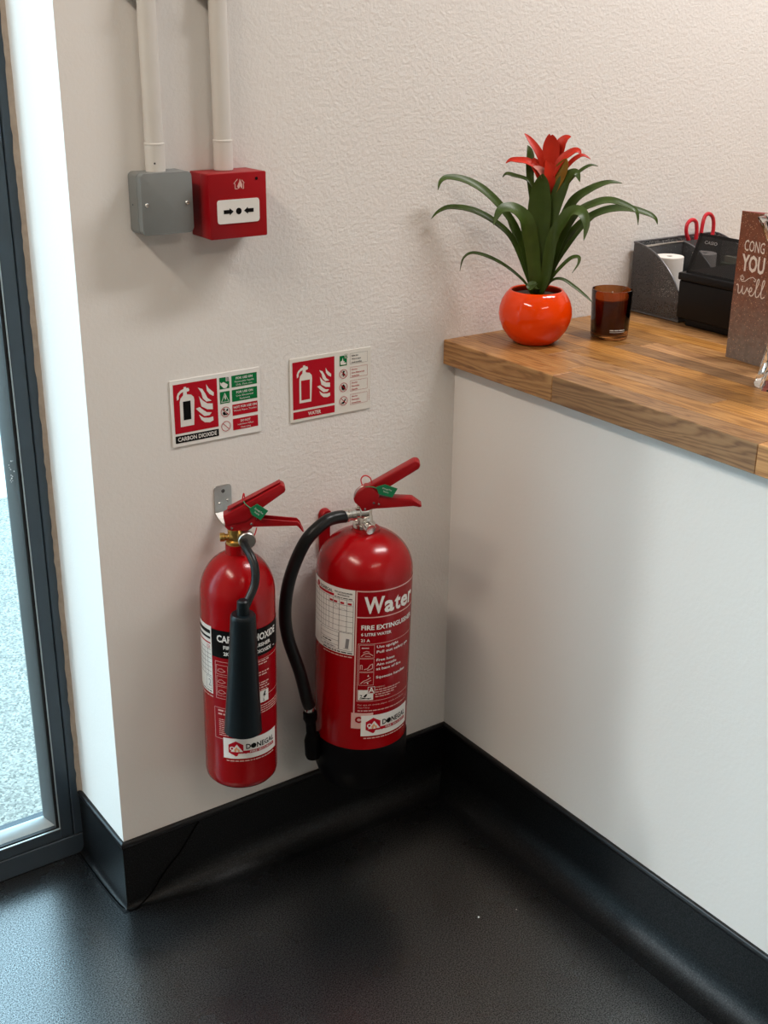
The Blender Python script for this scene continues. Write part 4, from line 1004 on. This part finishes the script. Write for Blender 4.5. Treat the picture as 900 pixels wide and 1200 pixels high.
# ================================================================== CANDLE
ca = thing('candle', 'amber glass jar candle between the orange pot and desk organiser', 'candle', (.8665, -.1375, ZT))
MB().lathe([(0, .0004), (.0285, .0004), (.0305, .0020), (.0312, .0060), (.0338, .0800), (.0334, .0812), (.0322, .0812), (.0318, .0800), (.0294, .0110), (.0270, .0085), (0, .0080)], n=48).build('glass_jar', M['amber'], ca, angle=60)
MB().lathe([(0, .0086), (.0280, .0090), (.0291, .0120), (.0310, .0640), (.0300, .0660), (0, .0655)], n=40).build('wax', M['wax'], ca, angle=60)
MB().lathe([(.0009, .0650), (.0009, .0760), (.0004, .0765)], (.002, .001, 0), n=8).build('wick', M['wick'], ca)
pr = Print(); pr.smallprint(-.0035, .0175, .026, .0021, 'p_white', 5, L=1); pr.rect(-.0035, .0148, .0225, .0155, 'p_white', 1)
pr.build('jar_print', on_cyl(.0318, math.radians(-38)), ca, step=.004)

# ================================================================== DESK ORGANISER AND ITS CONTENTS
og = thing('desk_organiser', 'black wire mesh desk organiser with curved sides against the wall', 'desk organiser', (1.044, -.010, ZT))
prf = [(0, .0008), (0, .1240), (-.012, .1235), (-.026, .1205), (-.042, .1150), (-.058, .1075), (-.073, .0975), (-.088, .0850), (-.101, .0700), (-.112, .0520), (-.118, .0340), (-.118, .0008)]
DX = (0, .104, .212)
for k, x in enumerate(DX):
    s_ = MB().prism(prf if k != 1 else [p for p in prf if p[1] > .03] and [(-.022, .0340), (-.022, .1195)] + prf[4:10] + [(-.1175, .0340)], x-.0005, x+.0005, axes='yz').build('side_panel' if k != 1 else 'divider', M['weave'], og, smooth=False)
    MB().tube([(x, p[0]-.0004, p[1]) for p in (prf[1:11] if k != 1 else [(-.022, .1195)]+prf[4:11])], .0017, n=8, smooth=3).build('rim', M['rim'], s_)
MB().box((0, -.0006, .0008), (.212, .0006, .1240)).build('back_panel', M['weave'], og, smooth=False)
MB().tube([(0, 0, .1240), (.212, 0, .1240)], .0019, n=8, smooth=1).build('top_rim', M['rim'], og)
MB().box((.001, -.0226, .034), (.211, -.0214, .1195)).build('pocket_wall', M['weave'], og, smooth=False)
MB().tube([(.001, -.022, .1195), (.104, -.022, .1195)], .0016, n=8, smooth=1).build('pocket_rim', M['galv'], og)
MB().box((.001, -.1185, .0008), (.211, -.1175, .0335)).build('drawer_front', M['weave'], og, smooth=False)
MB().box((.001, -.1170, .0315), (.211, -.001, .0330)).build('tray', M['rim'], og, smooth=False)
MB().tube([(0, 0, .0022), (0, -.118, .0022), (.212, -.118, .0022), (.212, 0, .0022)], .0020, n=8, smooth=1).build('bottom_rim', M['rim'], og)
ZO = ZT+.0332
def roll(x, y, r, h, label):
    t = thing('paper_roll', label, 'paper roll', (x, y, ZO))
    MB().lathe([(.0055, 0), (r, 0), (r, h-.0008), (r-.0008, h), (.0060, h), (.0055, h-.001)], n=40, cap0=False, cap1=False).build('paper', M['paper'], t)
    MB().lathe([(.0055, h-.001), (.0048, h-.0012), (.0048, .001), (0, .001)], n=20, cap0=False, cap1=False).build('core', M['core'], t)
roll(1.0830, -.0600, .0255, .0700, 'white paper till roll in the left bay of the mesh organiser')
roll(1.1765, -.0590, .0225, .0670, 'white paper till roll behind the till cover, right of the mesh divider')
o = MB().box((-.0040, -.0290, 0), (.0040, .0290, .0580), bevel=.0004, seg=1).build('note_pad', M['pad_cream'], smooth=False, loc=(1.2300, -.0945, ZO)); tag(o, 'cream note pad seen through the smoked till cover', 'note pad')
o = MB().box((-.0035, -.0240, 0), (.0035, .0240, .0470), bevel=.0004, seg=1).build('note_pad', M['pad_green'], smooth=False, loc=(1.2180, -.0905, ZO)); tag(o, 'green note pad in front of the cream one in the organiser', 'note pad')
o = MB().box((0, -.0006, 0), (.030, .0006, .0800)).build('paper_slip', M['slip_blue'], smooth=False, loc=(1.075, -.0275, ZO)); tag(o, 'small blue slip behind the left paper roll', 'paper slip')
# scissors, handles up, in the back pocket
sc_ = thing('scissors', 'red-handled scissors standing in the back of the mesh organiser', 'scissors', (1.203, -.0210, ZO+.010))
z0 = ZO+.010
def loop(pts): return [(x-1.203, 0, z-z0) for x, z in pts]
h1 = MB().tube(loop([(1.1870, .9600), (1.1745, .9850), (1.1655, 1.0020), (1.1665, 1.0160), (1.1775, 1.0225), (1.1890, 1.0180), (1.1935, 1.0030), (1.1940, .9850), (1.1920, .9600)]), .0036, n=10)
h1.build('handle', M['scissor_red'], sc_)
h2 = MB().tube(loop([(1.2070, .9600), (1.2065, .9850), (1.2080, 1.0120), (1.2130, 1.0270), (1.2230, 1.0300), (1.2340, 1.0230), (1.2390, 1.0080), (1.2370, .9870), (1.2180, .9600)]), .0036, n=10)
h2.build('handle', M['scissor_red'], sc_)
MB().prism([(-.010, .060), (.008, .060), (.004, 0), (.000, 0)], -.0012, -.0002).build('blade', M['steel'], sc_)
MB().prism([(-.008, .060), (.010, .060), (.002, 0), (-.002, 0)], .0002, .0012).build('blade', M['steel'], sc_)
pn = thing('pen', 'thin black pen refill sticking up behind the till', 'pen', (1.2560-.012, -.0200, ZO))
MB().lathe([(.0004, 0), (.0016, .004), (.0016, .080), (.0007, .084), (.0005, .104)], n=8).build('barrel', M['till'], pn)

# ================================================================== TILL
tl = thing('till', 'black electronic till with tilted smoked display cover behind the card', 'till', (1.025, -.137, ZT))
MB().box((.012, -.285, .0006), (.170, -.012, .0140), bevel=.003, seg=2).build('foot', M['till'], tl)
MB().box((.001, -.295, .0140), (.185, 0, .0800), bevel=.004, seg=3).build('body', M['till'], tl)
MB().box((-.0016, -.296, .0800), (.186, .001, .0930), bevel=.0025, seg=2).build('top_lip', M['till'], tl)
cv = [(.006, .0930), (.032, .1580)]
def slab(y0, y1, a, b, t=.0022):
    px, pz = cv[0][0]+(cv[1][0]-cv[0][0])*a, cv[0][1]+(cv[1][1]-cv[0][1])*a; qx, qz = cv[0][0]+(cv[1][0]-cv[0][0])*b, cv[0][1]+(cv[1][1]-cv[0][1])*b
    dx, dz = .93*t, -.37*t
    return MB().prism([(px, pz), (qx, qz), (qx+dx, qz+dz), (px+dx, pz+dz)], y1, y0)
fr = MB()
for y0, y1, a, b in ((-.010, -.0165, 0, 1), (-.180, -.1865, 0, 1), (-.010, -.1865, .93, 1.0), (-.010, -.1865, -.02, .06)):
    s_ = slab(y0, y1, a, b, .0050); me = bpy.data.meshes.new('tmp'); s_.bm.to_mesh(me); s_.bm.free(); fr.bm.from_mesh(me); bpy.data.meshes.remove(me)
fr.build('cover_frame', M['till'], tl, smooth=False)
pn_ = slab(-.0165, -.180, .06, .93, .0018).build('smoked_cover', M['smoked'], tl, smooth=False)
pr = Print(); pr.text('CASIO', 0, 0, .0052, 'till_print', w=.0270, L=0)
def on_cover(u, v, L):
    a = .76+v/.07
    return Vector((cv[0][0]+(cv[1][0]-cv[0][0])*a-.0006, -.0270-u, cv[0][1]+(cv[1][1]-cv[0][1])*a+.0002))
pr.build('till_lettering', on_cover, tl)

# ================================================================== GREETING CARD
cd = thing('greeting_card', 'copper glitter congratulations card standing in front of the till', 'card', (.929, -.333, ZT), (0, 0, math.radians(-94)))
MB().box((0, 0, .0004), (.112, .0007, .2265)).build('front_leaf', M['card'], cd, smooth=False)
b_ = MB().box((0, .0009, .0004), (.112, .0016, .2265)).build('back_leaf', M['card_back'], cd, smooth=False)
b_.rotation_euler = (0, 0, math.radians(24))
pr = Print()
pr.text('CONG', .0130, .1690, .0165, 'card_ink', w=.0400, bold=.005, L=0)
pr.text('YOU', .0110, .1385, .0255, 'card_ink', w=.0460, bold=.03, L=0)
pr.line([(x, z) for x, z in [(.0165+.0052*math.cos(a)*(1-a/14), .1280+.0046*math.sin(a)*(1-a/14)) for a in [k*.5 for k in range(3, 20)]]], .0011, 'card_ink', 0)
pr.line([(.0120, .1260), (.0160, .1225), (.0220, .1235), (.0290, .1290), (.0370, .1320), (.0430, .1290), (.0420, .1260), (.0390, .1270)], .0011, 'card_ink', 0)
sw = [(.0060,.1150),(.0085,.1170),(.0100,.1130),(.0110,.1040),(.0150,.1050),(.0180,.1120),(.0185,.1160),(.0190,.1060),(.0230,.1045),(.0265,.1110),(.0280,.1150),(.0300,.1100),(.0340,.1090),(.0375,.1120),(.0365,.1160),(.0335,.1140),(.0330,.1070),(.0365,.1035),(.0410,.1060),(.0470,.1180),(.0500,.1280),(.0485,.1310),(.0460,.1260),(.0455,.1080),(.0480,.1035),(.0520,.1060),(.0580,.1180),(.0610,.1280),(.0595,.1310),(.0570,.1260),(.0565,.1080),(.0590,.1035),(.0640,.1070)]
sp = catmull([(x, z, 0) for x, z in sw], 4)
pr.line([(p.x, p.y) for p in sp], .0017, 'card_ink', 0)
pr.build('card_lettering', on_wall(0, 0, -.0004), cd)

# ================================================================== CRYSTAL VASE AT THE EDGE
vs = thing('crystal_vase', 'clear cut glass vase with flared rim in front of the card', 'vase', (.8680, -.5060, ZT))
mb = MB(); n = 12; rings = []
outer = [(.0490, .0004), (.0505, .006), (.0470, .020), (.0390, .060), (.0330, .100), (.0300, .130), (.0370, .160), (.0490, .190), (.0610, .218), (.0715, .240)]
inner = [(.0680, .240), (.0575, .218), (.0455, .190), (.0320, .160), (.0240, .130), (0, .120)]
for k, (r, z) in enumerate(outer+inner):
    tw = z*4.0
    if r == 0: rings.append([mb.bm.verts.new((0, 0, z))]); continue
    rings.append([mb.bm.verts.new(((r*(1 + (.05 if i % 2 else -.05)))*math.cos(2*PI*i/(2*n)+tw), (r*(1 + (.05 if i % 2 else -.05)))*math.sin(2*PI*i/(2*n)+tw), z)) for i in range(2*n)])
for a, b in zip(rings, rings[1:]):
    for i in range(2*n):
        j = (i+1) % (2*n)
        mb.bm.faces.new((a[i], a[j], b[j], b[i]) if len(b) > 1 else (a[i], a[j], b[0]))
mb.bm.faces.new(rings[0])
mb.build('glass', M['crystal'], vs, smooth=False)

# ================================================================== CRUMBS ON THE FLOOR
for x, y, r, lab in ((.4585, -.3467, .0017, 'larger pale crumb on the black floor'), (.5214, -.3672, .0010, 'smaller pale crumb right of the larger one on the floor')):
    mb = MB(); mb.lathe([(0, 0), (r, .0002), (r*.8, r*.7), (0, r)], (0, 0, .0001), n=7)
    tag(mb.build('crumb', M['crumb'], loc=(x, y, 0)), lab, 'crumb')
